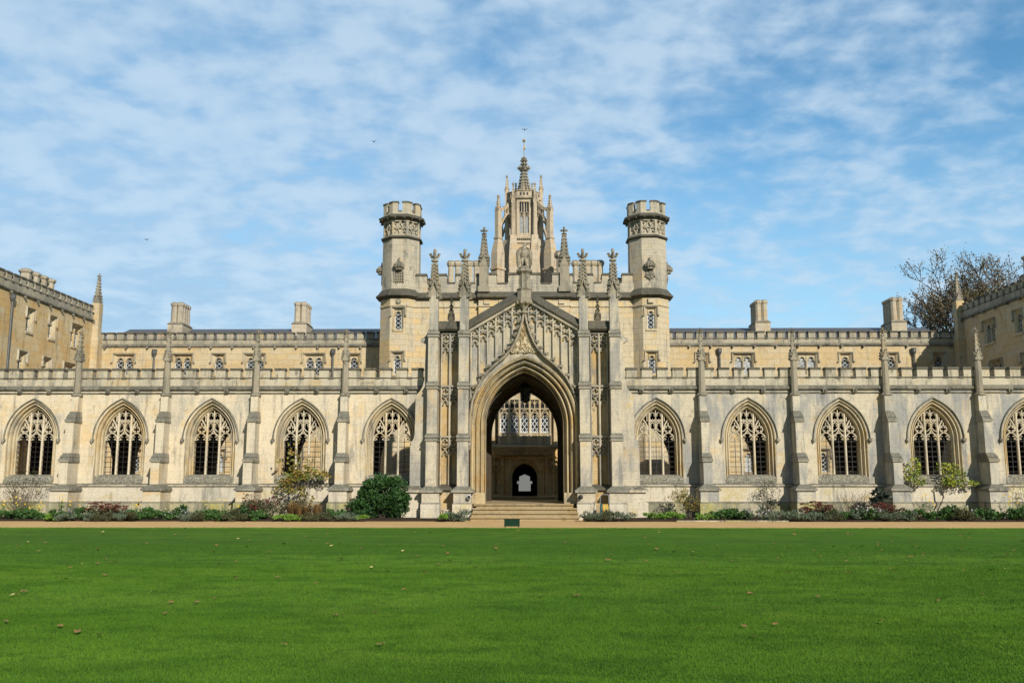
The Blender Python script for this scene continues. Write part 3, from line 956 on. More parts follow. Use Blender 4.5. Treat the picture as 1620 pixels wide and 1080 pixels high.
def cloister(side, wins, buts, key, label):
    s = side
    root = thing('cloister', label, 'cloister', (s * 14, WY, 0))
    xa, xb = (-27.0, -3.0) if s < 0 else (3.0, 27.0)
    wl = MB()
    holes = [[(x + (WA + 0.295), WB - 0.3), (x - (WA + 0.295), WB - 0.3)] + arch(WA + 0.295, WC, WS, 14, x) for x in wins]
    wl.prism([(xa, 1.40), (xb, 1.40), (xb, 5.42), (xa, 5.42)], WY, WY + 0.5, holes)
    wall = wl.build('wall', key, root, world=True)
    pl = MB()
    pl.box(xa, xb, WY - 0.055, WY + 0.45, 0.68, 1.34)
    pl.build('plinth', 'plinth', root, world=True)
    pb = MB()
    run(pb, xa, xb, [(WY - 0.20, 0.0), (WY - 0.20, 0.62), (WY - 0.05, 0.72), (WY + 0.4, 0.72), (WY + 0.4, 0.0)])
    pb.build('plinth_base', 'base', root, world=True)
    st = MB()
    run(st, xa, xb, [(WY - 0.005, 1.47), (WY - 0.12, 1.41), (WY - 0.13, 1.36), (WY - 0.065, 1.31), (WY + 0.2, 1.31), (WY + 0.2, 1.47)])
    st.build('string_course', 'parapet', root, world=True)
    co = MB()
    run(co, xa, xb, [(WY - 0.003, 5.28), (WY - 0.05, 5.32), (WY - 0.06, 5.36), (WY + 0.2, 5.36), (WY + 0.2, 5.28)])
    run(co, xa, xb, [(WY - 0.02, 5.43), (WY - 0.10, 5.47), (WY - 0.13, 5.53), (WY - 0.10, 5.60), (WY - 0.035, 5.64), (WY + 0.3, 5.64), (WY + 0.3, 5.43)])
    for x in wins:
        for d in (-0.64, 0.64):
            co.box(x + d - 0.085, x + d + 0.085, WY - 0.14, WY + 0.1, 5.33, 5.49)
            co.lump((x + d, WY - 0.14, 5.41), 0.085, (0, -1, 0.2))
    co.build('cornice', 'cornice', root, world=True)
    pp, pc = MB(), Pieces()
    pp.box(xa, xb, WY - 0.045, WY + 0.30, 5.642, 5.95)
    edges = sorted([xa] + list(buts) + [xb])
    if s < 0:
        edges[-1] = -4.30
    else:
        edges[0] = 4.30
    for a, b_ in zip(edges[:-1], edges[1:]):
        merlons(pp, pc, a, b_, WY - 0.045, WY + 0.30, 6.0, 6.40, 0.645, 0.215)
    par = pp.build('parapet', 'parapet', root, world=True)
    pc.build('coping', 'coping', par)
    # walk behind: rear arcade, roof, floor
    rw = MB()
    oc = [s * (5.45 + 3.95 * k) for k in range(6)]
    rw.prism([(xa, 0.3), (xb, 0.3), (xb, 4.78), (xa, 4.78)], 6.0, 6.45, [[(x + 1.5, 0.75), (x - 1.5, 0.75)] + arch(1.5, 0.75, 2.35, 12, x) for x in oc])
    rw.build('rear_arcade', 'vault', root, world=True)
    rf = MB()
    rf.hexa([(xa, WY + 0.5, 5.42), (xb, WY + 0.5, 5.42), (xb, 6.5, 4.782), (xa, 6.5, 4.782)], [(xa, WY + 0.5, 5.6), (xb, WY + 0.5, 5.6), (xb, 6.5, 4.86), (xa, 6.5, 4.86)])
    for x in buts:
        rf.sweep([(2.05, 4.3), (2.6, 5.0), (3.6, 5.36), (4.5, 5.36), (5.5, 5.0), (6.0, 4.3)], [(-0.1, x - 0.1), (0.1, x - 0.1), (0.1, x + 0.1), (-0.1, x + 0.1)]) if False else None
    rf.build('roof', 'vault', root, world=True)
    fl = MB()
    fl.box(xa, xb, WY + 0.45, 6.0, 0.0, 0.64)
    fl.build('floor', 'step', root, world=True)
    en = MB()
    xe = xa if s < 0 else xb
    en.box(xe - 0.2, xe + 0.2, WY + 0.5, 6.0, 0.64, 4.8)
    en.build('end_wall', 'vault', root, world=True)
    for x in wins:
        put_part(win0, root, x, WY)
    for x in buts:
        put_part(but0[key], root, x, WY)
    return root


cloister(-1, WIN_L, BUT_L, 'cloister_left', 'cream stone cloister wall with pointed windows, left of the central gate, lit by sun')
cloister(1, WIN_R, BUT_R, 'cloister_right', 'grey streaked stone cloister wall with pointed windows, right of the central gate')

# ------------------------------------------------------------------ small square-headed windows
def small_window(lights, lw_, h, deep=0.22, curtain=False, label_drop=0.34):
    """square-headed window of 1 or 2 pointed lights; origin: middle of the sill on the wall face"""
    mul = 0.10
    W = lights * lw_ + (lights - 1) * mul
    fr = MB()
    e = W / 2
    fr.sweep([(-e, 0), (-e, h), (e, h), (e, 0)], [(0.12, -0.006), (0.10, 0.02), (0.06, 0.05), (0.02, 0.10), (0.0, 0.13), (0.0, deep + 0.05)], closed_prof=False)
    fr.box(-e - 0.13, e + 0.13, -0.05, deep, -0.11, -0.002)
    gl, ld = MB(), MB()
    y0 = deep - 0.10
    for i in range(lights):
        cx = -e + lw_ / 2 + i * (lw_ + mul)
        a = lw_ / 2
        zs = h - 0.12 - a * 0.95
        top = arch(a, a * 0.25, zs, 7, cx)
        # spandrel plate above the light
        fr.prism([(cx - a - 0.0, zs), *top[1:-1], (cx + a + 0.0, zs), (cx + a, h - 0.001), (cx - a, h - 0.001)][::-1], y0, y0 + 0.08)
        fr.bar(top, 0.045, y0 - 0.03, y0 + 0.06)
        for s in (-1, 1):
            fr.bar([(cx + s * a * 0.95, zs + 0.02), (cx + s * a * 0.5, zs + a * 0.25), (cx + s * a * 0.72, zs + a * 0.55)], 0.04, y0 - 0.015, y0 + 0.06)
        gl.box(cx - a, cx + a, deep, deep + 0.02, 0.0, h - 0.1)
        # diagonal leading
        p = 0.155
        pv = 0.23
        nz = int(h / pv) + 3
        for k in range(-3, nz):
            for d in (-1, 1):
                x0_, z0_ = cx - a, k * pv
                L = 2 * a
                z1_ = z0_ + L * pv / p * 0.5
                pa, pb_ = ((x0_, z0_), (x0_ + L, z1_)) if d > 0 else ((x0_ + L, z0_), (x0_, z1_))
                zmax = h - 0.12
                # clip to 0..zmax
                (xa_, za_), (xb_, zb_) = pa, pb_
                if zb_ <= 0.01 or za_ >= zmax:
                    continue
                if za_ < 0:
                    t_ = (0 - za_) / (zb_ - za_)
                    xa_, za_ = xa_ + (xb_ - xa_) * t_, 0
                if zb_ > zmax:
                    t_ = (zmax - za_) / (zb_ - za_)
                    xb_, zb_ = xa_ + (xb_ - xa_) * t_, zmax
                ld.sweep([(xa_, za_), (xb_, zb_)], [(-0.008, deep - 0.016), (0.008, deep - 0.016), (0.008, deep - 0.004 - 0.002 * d), (-0.008, deep - 0.004 - 0.002 * d)], caps=False)
        for xx in (cx - a + 0.012, cx + a - 0.012):
            ld.box(xx - 0.012, xx + 0.012, deep - 0.02, deep - 0.003, 0, zs + 0.02)
        ld.box(cx - a, cx + a, deep - 0.021, deep - 0.0035, 0.0, 0.024)
    for i in range(lights - 1):
        cx = -e + lw_ + mul / 2 + i * (lw_ + mul)
        fr.bar([(cx, 0), (cx, h)], mul, y0 - 0.05, deep + 0.02)
    lb = MB()
    q = e + 0.19
    lb.sweep([(-q, h - label_drop), (-q, h + 0.15), (q, h + 0.15), (q, h - label_drop)], [(-0.03, 0.0), (-0.03, -0.06), (0.01, -0.085), (0.045, 0.0)])
    for s in (-1, 1):
        lb.lump((s * (q + 0.03), -0.05, h - label_drop - 0.02), 0.075, (s * 0.8, -0.5, -0.3))
    o = fr.build('window', 'trim')
    gl.build('pane', 'curtain_glass' if curtain else 'glass', o)
    ld.build('leading', 'white_lead', o)
    lb.build('label_mould', 'parapet', o)
    return o


W2 = small_window(2, 0.40, 1.08)
W2c = small_window(2, 0.40, 1.08, curtain=True)
W1 = small_window(1, 0.42, 1.02)
WT = small_window(1, 0.34, 1.05, deep=0.16, label_drop=0.30)
WIDTHS = {'W2': 0.90, 'W1': 0.42, 'WT': 0.34}


def rect_hole(x, z, w_, h):
    e = w_ / 2 + 0.115
    return [(x - e, z - 0.05), (x - e, z + h + 0.115), (x + e, z + h + 0.115), (x + e, z - 0.05)][::-1]


def chimney(mb, x, y, z0, zt, n, m_, sp=0.42, r=0.19):
    """chimney stack: plinth, n x m octagonal shafts with moulded caps"""
    w_, d_ = n * sp, m_ * sp
    zb = z0 + (zt - z0) * 0.34
    mb.box(x - w_ / 2 - 0.08, x + w_ / 2 + 0.08, y - d_ / 2 - 0.08, y + d_ / 2 + 0.08, z0 - 1.0, zb)
    mb.hexa([(x - w_ / 2 - 0.13, y - d_ / 2 - 0.13, zb), (x + w_ / 2 + 0.13, y - d_ / 2 - 0.13, zb), (x + w_ / 2 + 0.13, y + d_ / 2 + 0.13, zb), (x - w_ / 2 - 0.13, y + d_ / 2 + 0.13, zb)],
            [(x - w_ / 2, y - d_ / 2, zb + 0.14), (x + w_ / 2, y - d_ / 2, zb + 0.14), (x + w_ / 2, y + d_ / 2, zb + 0.14), (x - w_ / 2, y + d_ / 2, zb + 0.14)])
    for i in range(n):
        for j in range(m_):
            cx = x - w_ / 2 + sp * (i + 0.5)
            cy = y - d_ / 2 + sp * (j + 0.5)
            dz = 0.003 * ((i * 3 + j) % 5)
            mb.stack(cx, cy, [(zb + 0.06, r * 1.05), (zb + 0.2, r), (zt - 0.26, r * 0.95), (zt - 0.2, r * 1.15), (zt - 0.14 + dz, r * 1.25), (zt - 0.08 + dz, r * 1.24), (zt, r * 0.8)], 8)


def drainpipe(mb, x, y, z0, z1):
    mb.tube([(x, y, z0), (x, y, z1 - 0.2)], 0.055, n=8)
    mb.stack(x, y, [(z1 - 0.36, 0.06), (z1 - 0.24, 0.11), (z1 - 0.20, 0.125), (z1 - 0.04, 0.125), (z1, 0.145)], 8)
    for z in (z0 + 0.5, z0 + 2.0, z0 + 3.6):
        if z < z1 - 0.5:
            mb.stack(x, y, [(z, 0.075), (z + 0.08, 0.075)], 8)


def long_block(root, mat4, x0, x1, zc, zcr, zt, th, uppers, lowers, key, depth=7.0, ridge=None, per=0.575, gap=0.19, pipes=(), parkey='parapet_upper'):
    """one storeyed range in local coordinates: front wall on y = 0; uppers/lowers = (x, window key, z)"""
    wl = MB(mat4)
    holes = [rect_hole(x, z, WIDTHS[k[:2]], 1.08 if k[:2] == 'W2' else 1.02) for x, k, z in uppers + lowers]
    wl.prism([(x0, 0), (x1, 0), (x1, zc), (x0, zc)], 0, th, holes)
    wl.box(x0, x0 + th, th, depth, 0, zc)
    wl.box(x1 - th, x1, th, depth, 0, zc)
    wl.box(x0, x1, depth, depth + th, 0, zc)
    wl.build('wall', key, root, world=True)
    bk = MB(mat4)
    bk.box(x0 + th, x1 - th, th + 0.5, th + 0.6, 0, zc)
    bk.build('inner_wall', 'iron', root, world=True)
    co = MB(mat4)
    run(co, x0 + 0.002, x1 - 0.002, [(-0.005, zc - 0.05), (-0.06, zc - 0.03), (-0.11, zc + 0.03), (-0.10, zc + 0.08), (-0.03, zc + 0.13), (0.3, zc + 0.13), (0.3, zc - 0.05)])
    n = int((x1 - x0) / 1.15)
    for i in range(n):
        x = x0 + (i + 0.5) * (x1 - x0) / n
        co.lump((x, -0.09, zc - 0.05), 0.10, (0, -0.5, -1))
    co.build('cornice', 'cornice', root, world=True)
    pp, pc = MB(mat4), Pieces(mat4)
    pp.box(x0, x1, -0.03, 0.32, zc + 0.132, zcr - 0.04)
    merlons(pp, pc, x0, x1, -0.03, 0.32, zcr, zt, per, gap)
    par = pp.build('parapet', parkey, root, world=True)
    pc.build('coping', 'coping', par)
    if ridge:
        rf = MB(mat4)
        yr, zr = ridge
        rf.add([(x0 + 0.1, 0.4, zc + 0.25), (x1 - 0.1, 0.4, zc + 0.25), (x1 - 0.1, yr, zr), (x0 + 0.1, yr, zr), (x0 + 0.1, 2 * yr - 0.4, zc + 0.25), (x1 - 0.1, 2 * yr - 0.4, zc + 0.25)],
               [(0, 1, 2, 3), (3, 2, 5, 4), (0, 3, 4), (1, 5, 2)])
        rf.build('roof', 'slate', root, world=True)
    for x, z0, z1 in pipes:
        dp = MB(mat4)
        drainpipe(dp, x, -0.13, z0, z1)
        dp.build('drainpipe', 'lead', root, world=True)
    rz = mat4.to_euler().z
    for x, k, z in uppers + lowers:
        p = mat4 @ Vector((x, 0, z))
        put_part({'W2': W2, 'W2c': W2c, 'W1': W1}[k], root, p.x, p.y, p.z, rz)


RY = 13.0
root = thing('range_building', 'long low stone range with battlements and slate roof behind the left cloister', 'building', (-15, RY, 0))
upl = [(-22.6, 'W2', 7.45), (-19.3, 'W2', 7.45), (-17.25, 'W1', 7.5), (-15.2, 'W2', 7.45), (-11.85, 'W2', 7.45), (-9.6, 'W1', 7.5)]
lol = [(-21.4, 'W2', 2.1), (-17.2, 'W2c', 2.1), (-12.9, 'W2', 2.1), (-9.6, 'W2', 2.1), (-9.0 + 3, 'W2', 2.1)]
long_block(root, Matrix.Translation((0, RY, 0)), -24.3, -5.0, 9.08, 9.50, 9.88, 0.35, upl, lol, 'range', 7.0, (4.2, 10.78), pipes=((-20.85, 0, 8.9), (-10.75, 0, 8.9)))
ch = MB()
chimney(ch, -20.75, RY + 3.2, 10.1, 12.15, 2, 4, 0.36, 0.17)
ch.build('chimney', 'chimney', root, world=True)
ch = MB()
chimney(ch, -13.35, RY + 3.2, 10.1, 12.15, 2, 4, 0.36, 0.17)
ch.build('chimney', 'chimney', root, world=True)
ch = MB()
chimney(ch, -23.0, RY + 6.6, 9.6, 11.15, 4, 1, 0.45, 0.2)
ch.build('chimney', 'chimney', root, world=True)

root = thing('range_building', 'long low stone range with battlements and slate roof behind the right cloister', 'building', (15, RY, 0))
upr = [(9.95, 'W1', 7.5), (12.25, 'W2c', 7.45), (15.8, 'W2c', 7.45), (17.95, 'W1', 7.5), (20.5, 'W1', 7.5), (23.15, 'W1', 7.5)]
lor = [(8.9, 'W2', 2.1), (12.6, 'W2c', 2.1), (16.2, 'W2', 2.1), (20.3, 'W2', 2.1)]
long_block(root, Matrix.Translation((0, RY, 0)), 5.0, 24.4, 9.08, 9.50, 9.88, 0.35, upr, lor, 'range', 7.0, (4.2, 10.78), pipes=((10.9, 0, 8.9), (21.7, 0, 8.9)))
ch = MB()
chimney(ch, 14.05, RY + 3.2, 10.1, 12.2, 2, 4, 0.36, 0.17)
ch.build('chimney', 'chimney', root, world=True)
ch = MB()
chimney(ch, 21.95, RY + 3.0, 10.0, 12.3, 2, 4, 0.36, 0.17)
ch.build('chimney', 'chimney', root, world=True)


def corner_pier(root, cx, cy, key):
    pr_ = MB()
    pr_.box(cx - 0.30, cx + 0.30, cy - 0.30, cy + 0.30, 0, 9.3)
    pr_.hexa([(cx - 0.30, cy - 0.30, 9.3), (cx + 0.30, cy - 0.30, 9.3), (cx + 0.30, cy + 0.30, 9.3), (cx - 0.30, cy + 0.30, 9.3)],
             [(cx - 0.22, cy - 0.22, 9.7), (cx + 0.22, cy - 0.22, 9.7), (cx + 0.22, cy + 0.22, 9.7), (cx - 0.22, cy + 0.22, 9.7)])
    pr_.box(cx - 0.22, cx + 0.22, cy - 0.22, cy + 0.22, 9.7, 11.5)
    o = pr_.build('corner_pier', key, root, world=True)
    pn = MB()
    pinnacle(pn, cx, cy, 0.34, 11.5, 11.55, 13.25, 0.5, 7)
    pn.build('pinnacle', 'pin', o)


def pixel_y(px, X):
    """distance along the side wing at which the window stands (from the photo's perspective)"""
    return abs(X) * 1450.0 / abs(px - 830.0) - 38.0


XL, XR = -24.25, 24.35
root = thing('wing_building', 'three storey sunlit stone wing at the left edge, running towards the viewer', 'building', (XL, 8, 0))
m4 = Matrix.Translation((XL, 0, 0)) @ Matrix.Rotation(PI / 2, 4, 'Z')
ups = [(pixel_y(107, XL), 'W2', 8.72), (pixel_y(67, XL), 'W1', 8.78), (pixel_y(30, XL), 'W1', 8.78)]
lows = [(pixel_y(99, XL), 'W2', 6.55), (pixel_y(62, XL), 'W1', 6.6), (pixel_y(22, XL), 'W1', 6.6)]
long_block(root, m4, 2.25, 13.0, 10.45, 10.92, 11.30, 0.35, ups, lows, 'wing', 6.0, (3.0, 11.0), per=0.65, gap=0.215, pipes=((4.1, 0, 10.3),))
corner_pier(root, XL + 0.1, 12.65, 'range')
ch = MB()
chimney(ch, XL - 2.2, 10.4, 10.6, 12.7, 1, 4, 0.80, 0.27)
ch.build('chimney', 'chimney', root, world=True)

root = thing('wing_building', 'three storey shaded stone wing at the right edge, running towards the viewer', 'building', (XR, 8, 0))
m4 = Matrix.Translation((XR, 0, 0)) @ Matrix.Rotation(-PI / 2, 4, 'Z')
ups = [(-pixel_y(1570, XR), 'W2', 8.72), (-pixel_y(1617, XR), 'W1', 8.78)]
lows = [(-pixel_y(1577, XR), 'W2', 6.55), (-pixel_y(1624, XR), 'W1', 6.6)]
long_block(root, m4, -13.0, -2.25, 10.45, 10.92, 11.30, 0.35, ups, lows, 'range', 6.0, (3.0, 11.0), per=0.65, gap=0.215)
corner_pier(root, XR - 0.1, 12.65, 'range')
ch = MB()
chimney(ch, XR + 1.4, 7.6, 11.3, 12.95, 1, 2, 0.62, 0.28)
ch.build('chimney', 'chimney', root, world=True)


# ------------------------------------------------------------------ gate porch
porch = thing('gate_porch', 'tall gabled stone gateway with pointed arch, ogee hood and pinnacled buttresses in the middle', 'gateway', (0, 0, 0))
FZ = 0.64                                   # passage floor
GA, GC, GS = 1.64, 0.75, 3.93               # main arch


def soffit(x):
    return 9.28 - 0.59 * abs(x)


OGEE = [(2.30, 3.20), (2.31, 3.75), (2.29, 4.35), (2.20, 4.90), (2.02, 5.42), (1.76, 5.90), (1.46, 6.26), (1.14, 6.55), (0.84, 6.80), (0.60, 7.08), (0.42, 7.36), (0.28, 7.68), (0.17, 8.0), (0.09, 8.3), (0.035, 8.62)]


def ogee_z(x):
    x = abs(x)
    for (xa, za), (xb, zb) in zip(OGEE[3:-1], OGEE[4:]):
        if xb <= x <= xa:
            return za + (zb - za) * (xa - x) / (xa - xb)
    return 3.3


wl = MB()
GW = 2.40
hole = [(2.22, FZ), (-2.22, FZ)] + arch(2.22, GC, GS, 20)
outer = [(-GW, 0.0), (GW, 0.0), (GW, soffit(GW) + 0.2), (0, soffit(0) + 0.2), (-GW, soffit(GW) + 0.2)]
outer = [(-GW, FZ), (-2.22, FZ)] + arch(2.22, GC, GS, 20) + [(2.22, FZ), (GW, FZ), (GW, soffit(GW) + 0.2), (0, soffit(0) + 0.2), (-GW, soffit(GW) + 0.2)]
wl.prism(outer, 0.80, 1.34)
for s in (-1, 1):
    wl.box(s * 2.0 - 0.5, s * 2.0 + 0.5, 0.30, 1.34, 0, FZ) if False else None
wl.build('front_wall', 'gable', porch)
am = MB()
path = [(-GA, FZ + 0.45)] + arch(GA, GC, GS, 22) + [(GA, FZ + 0.45)]
am.sweep(path, [(0.64, 0.895), (0.62, 0.60), (0.56, 0.56), (0.50, 0.60), (0.485, 0.76), (0.44, 0.83), (0.40, 0.71), (0.34, 0.67), (0.30, 0.73), (0.285, 0.95), (0.235, 1.02), (0.20, 0.87), (0.15, 0.85), (0.115, 0.93), (0.10, 1.10), (0.055, 1.16), (0.025, 1.06), (0.0, 1.10), (0.0, 1.36)], closed_prof=False)
for s in (-1, 1):
    am.prism([(s * GA, FZ), (s * 2.24, FZ), (s * 2.24, FZ + 0.36), (s * 2.2, FZ + 0.45), (s * GA, FZ + 0.45)][::s], 0.55, 1.36)
am.build('arch_moulding', 'arch', porch)
# ogee hood with crockets, head stops and finial
hd = MB()
for s in (-1, 1):
    pth = [(s * x, z) for x, z in OGEE]
    hd.sweep(pth if s > 0 else pth[::-1], [(-0.055, 0.9), (0.055, 0.9), (0.065, 0.62), (0.02, 0.545), (-0.05, 0.58)] if s > 0 else [(-0.055, 0.9), (0.055, 0.9), (0.05, 0.58), (-0.02, 0.545), (-0.065, 0.62)])
    for i in range(1, len(OGEE) - 1):
        for q in ((0.0, 0.5) if i > 2 else (0.0,)):
            x = OGEE[i][0] + (OGEE[i + 1][0] - OGEE[i][0]) * q
            z = OGEE[i][1] + (OGEE[i + 1][1] - OGEE[i][1]) * q
            dx, dz = OGEE[i + 1][0] - OGEE[i][0], OGEE[i + 1][1] - OGEE[i][1]
            L = math.hypot(dx, dz)
            nx, nz = dz / L, -dx / L
            if q == 0.0:
                hd.lump((s * (x + nx * 0.14), 0.60, z + nz * 0.14), 0.105, (s * nx, -0.5, nz + 0.3))
                hd.lump((s * (x + nx * 0.10 + dx * 0.2), 0.57, z + nz * 0.10 + dz * 0.2), 0.075, (s * nx, -0.9, 0.5))
    hd.blob((s * 2.33, 0.56, 3.10), (0.12, 0.12, 0.15))
    hd.lump((s * 2.33, 0.50, 3.24), 0.12, (0, -0.4, 1))
    hd.lump((s * 2.33, 0.56, 2.94), 0.10, (0, 0, -1))
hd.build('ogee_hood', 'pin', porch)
tym = MB()
hp = [(x, z) for x, z in OGEE if x <= 0.62]
poly = [(s_x, z) for s_x, z in hp] + [(-x, z) for x, z in hp[::-1]]
base_a = [(x, arch_z(2.28, GC, GS, x)) for x in (-0.58, -0.4, -0.2, 0, 0.2, 0.4, 0.58)]
tym.prism(poly + base_a[:0] + [(-0.56, 6.95), (0, 7.02), (0.56, 6.95)], 0.74, 0.798)
rr = random.Random(5)
for k in range(150):
    z = 6.98 + 1.15 * rr.random() ** 1.5
    xm = 0.0
    for (xa, za), (xb, zb) in zip(OGEE[:-1], OGEE[1:]):
        if za <= z <= zb:
            xm = xa + (xb - xa) * (z - za) / (zb - za)
    xm -= 0.08
    if xm <= 0.01:
        continue
    x = (rr.random() * 2 - 1) * xm
    tym.lump((x, 0.73, z), 0.035 + 0.025 * rr.random(), (rr.random() - 0.5, -1, rr.random() - 0.5))
tym.build('carved_tympanum', 'trim', porch)
# blind panelling of the gable
pt = MB()
PY0, PY1 = 0.66, 0.805
xs = [0.17 + 0.352 * k for k in range(7)]
for s in (-1, 1):
    for k, x in enumerate(xs):
        zb = ogee_z(x) if x < 2.1 else 3.3
        pt.bar([(s * x, zb), (s * x, soffit(x) - 0.02)], 0.07, PY0, PY1)
    for k in range(6):
        xc = (xs[k] + xs[k + 1]) / 2
        zt = soffit(xc) - 0.03
        a = 0.152
        foils(pt, s * xc, zt - 0.20, 0.155, 3 if k % 2 else 4, 0.042, PY0 + 0.01, PY1)
        z1 = zt - 0.72
        if z1 > ogee_z(xc) + 0.15:
            cusped_head(pt, s * xc, a, z1, 0.05, 0.045, PY0 + 0.012, PY1)
            foils(pt, s * (xc - a * 0.55) if k % 2 else s * (xc + a * 0.55), zt - 0.40, 0.06, 3, 0.03, PY0 + 0.02, PY1) if False else None
            pt.bar([(s * (xc - a), zt - 0.42), (s * xc, zt - 0.36), (s * (xc + a), zt - 0.42)], 0.035, PY0 + 0.02, PY1)
    # narrow outer strip below: second tier of tracery
    xc = (xs[5] + xs[6]) / 2
    foils(pt, s * xc, 5.36, 0.14, 4, 0.045, PY0 + 0.01, PY1)
    cusped_head(pt, s * xc, 0.15, 4.86, 0.06, 0.045, PY0 + 0.012, PY1)
    pt.bar([(s * (xc - 0.176), 5.56), (s * (xc + 0.176), 5.56)], 0.07, PY0, PY1)
    # inclined cornice under the coping
    pth = [(0, soffit(0) + 0.0), (s * GW, soffit(GW) + 0.0)]
    pt.sweep(pth if s > 0 else pth[::-1], [(-0.05, 0.74), (-0.04, 0.58), (0.05, 0.54), (0.09, 0.74)])
pt.build('gable_tracery', 'gate', porch)
cp = MB()
for s in (-1, 1):
    pth = [(0, soffit(0) + 0.12), (s * 2.36, soffit(2.36) + 0.12)]
    cp.sweep(pth if s > 0 else pth[::-1], [(-0.03, 1.45), (-0.03, 0.50), (0.03, 0.46), (0.10, 0.50), (0.13, 0.58), (0.36, 0.80), (0.36, 1.45)])
cp.build('gable_coping', 'coping', porch)

# side panels between the paired buttresses
for s in (-1, 1):
    pw = MB()
    xa, xb = sorted((s * 2.70, s * 3.72))
    pw.box(xa, xb, 1.04, 1.34, 0.0, 8.0)
    pw.box(xa, xb, 0.62, 1.042, 0.0, 0.68)
    pw.hexa([(xa, 0.66, 0.68), (xb, 0.66, 0.68), (xb, 1.05, 0.68), (xa, 1.05, 0.68)], [(xa, 0.70, 1.16), (xb, 0.70, 1.16), (xb, 1.05, 1.16), (xa, 1.05, 1.16)])
    p_ = pw.build('side_panel', 'recess', porch)
    tp = MB()
    xc = s * 3.19
    hw = 0.36
    tp.bar([(xc, 1.4), (xc, 7.86)], 0.085, 0.85, 1.045)
    for q in (-1, 1):
        tp.bar([(xc + q * hw, 1.4), (xc + q * hw, 7.86)], 0.06, 0.87, 1.045)
    for z0 in (7.0, 4.72, 2.58):
        tp.bar([(xc - hw, z0 + 0.84), (xc + hw, z0 + 0.84)], 0.10, 0.84, 1.045)
        for q in (-1, 1):
            c_ = xc + q * hw / 2
            foils(tp, c_, z0 + 0.60, 0.145, 4, 0.045, 0.89, 1.045)
            cusped_head(tp, c_, 0.155, z0 + 0.04, 0.06, 0.05, 0.89, 1.045)
            tp.bar([(c_ - 0.16, z0 + 0.46), (c_, z0 + 0.30), (c_ + 0.16, z0 + 0.46)], 0.04, 0.90, 1.045)
    tp.build('panel_tracery', 'gate', p_)
    tc = Pieces()
    tc.next()
    run(tc, xa + 0.05, xb - 0.05, [(1.06, 7.90), (0.72, 7.92), (0.64, 8.0), (0.64, 8.06), (0.70, 8.10), (0.78, 8.36), (1.3, 8.40), (1.3, 7.9)])
    tc.next()
    run(tc, xa, xb, [(0.60, 1.16), (0.56, 1.20), (0.56, 1.27), (0.88, 1.40), (1.06, 1.44), (1.06, 1.16)])
    tc.build('panel_coping', 'coping', p_)
    pn = MB()
    pinnacle(pn, s * 3.17, 1.1, 0.24, 8.38, 8.45, 9.55, 0.35, 4)
    pn.build('cresting_finial', 'coping', p_)


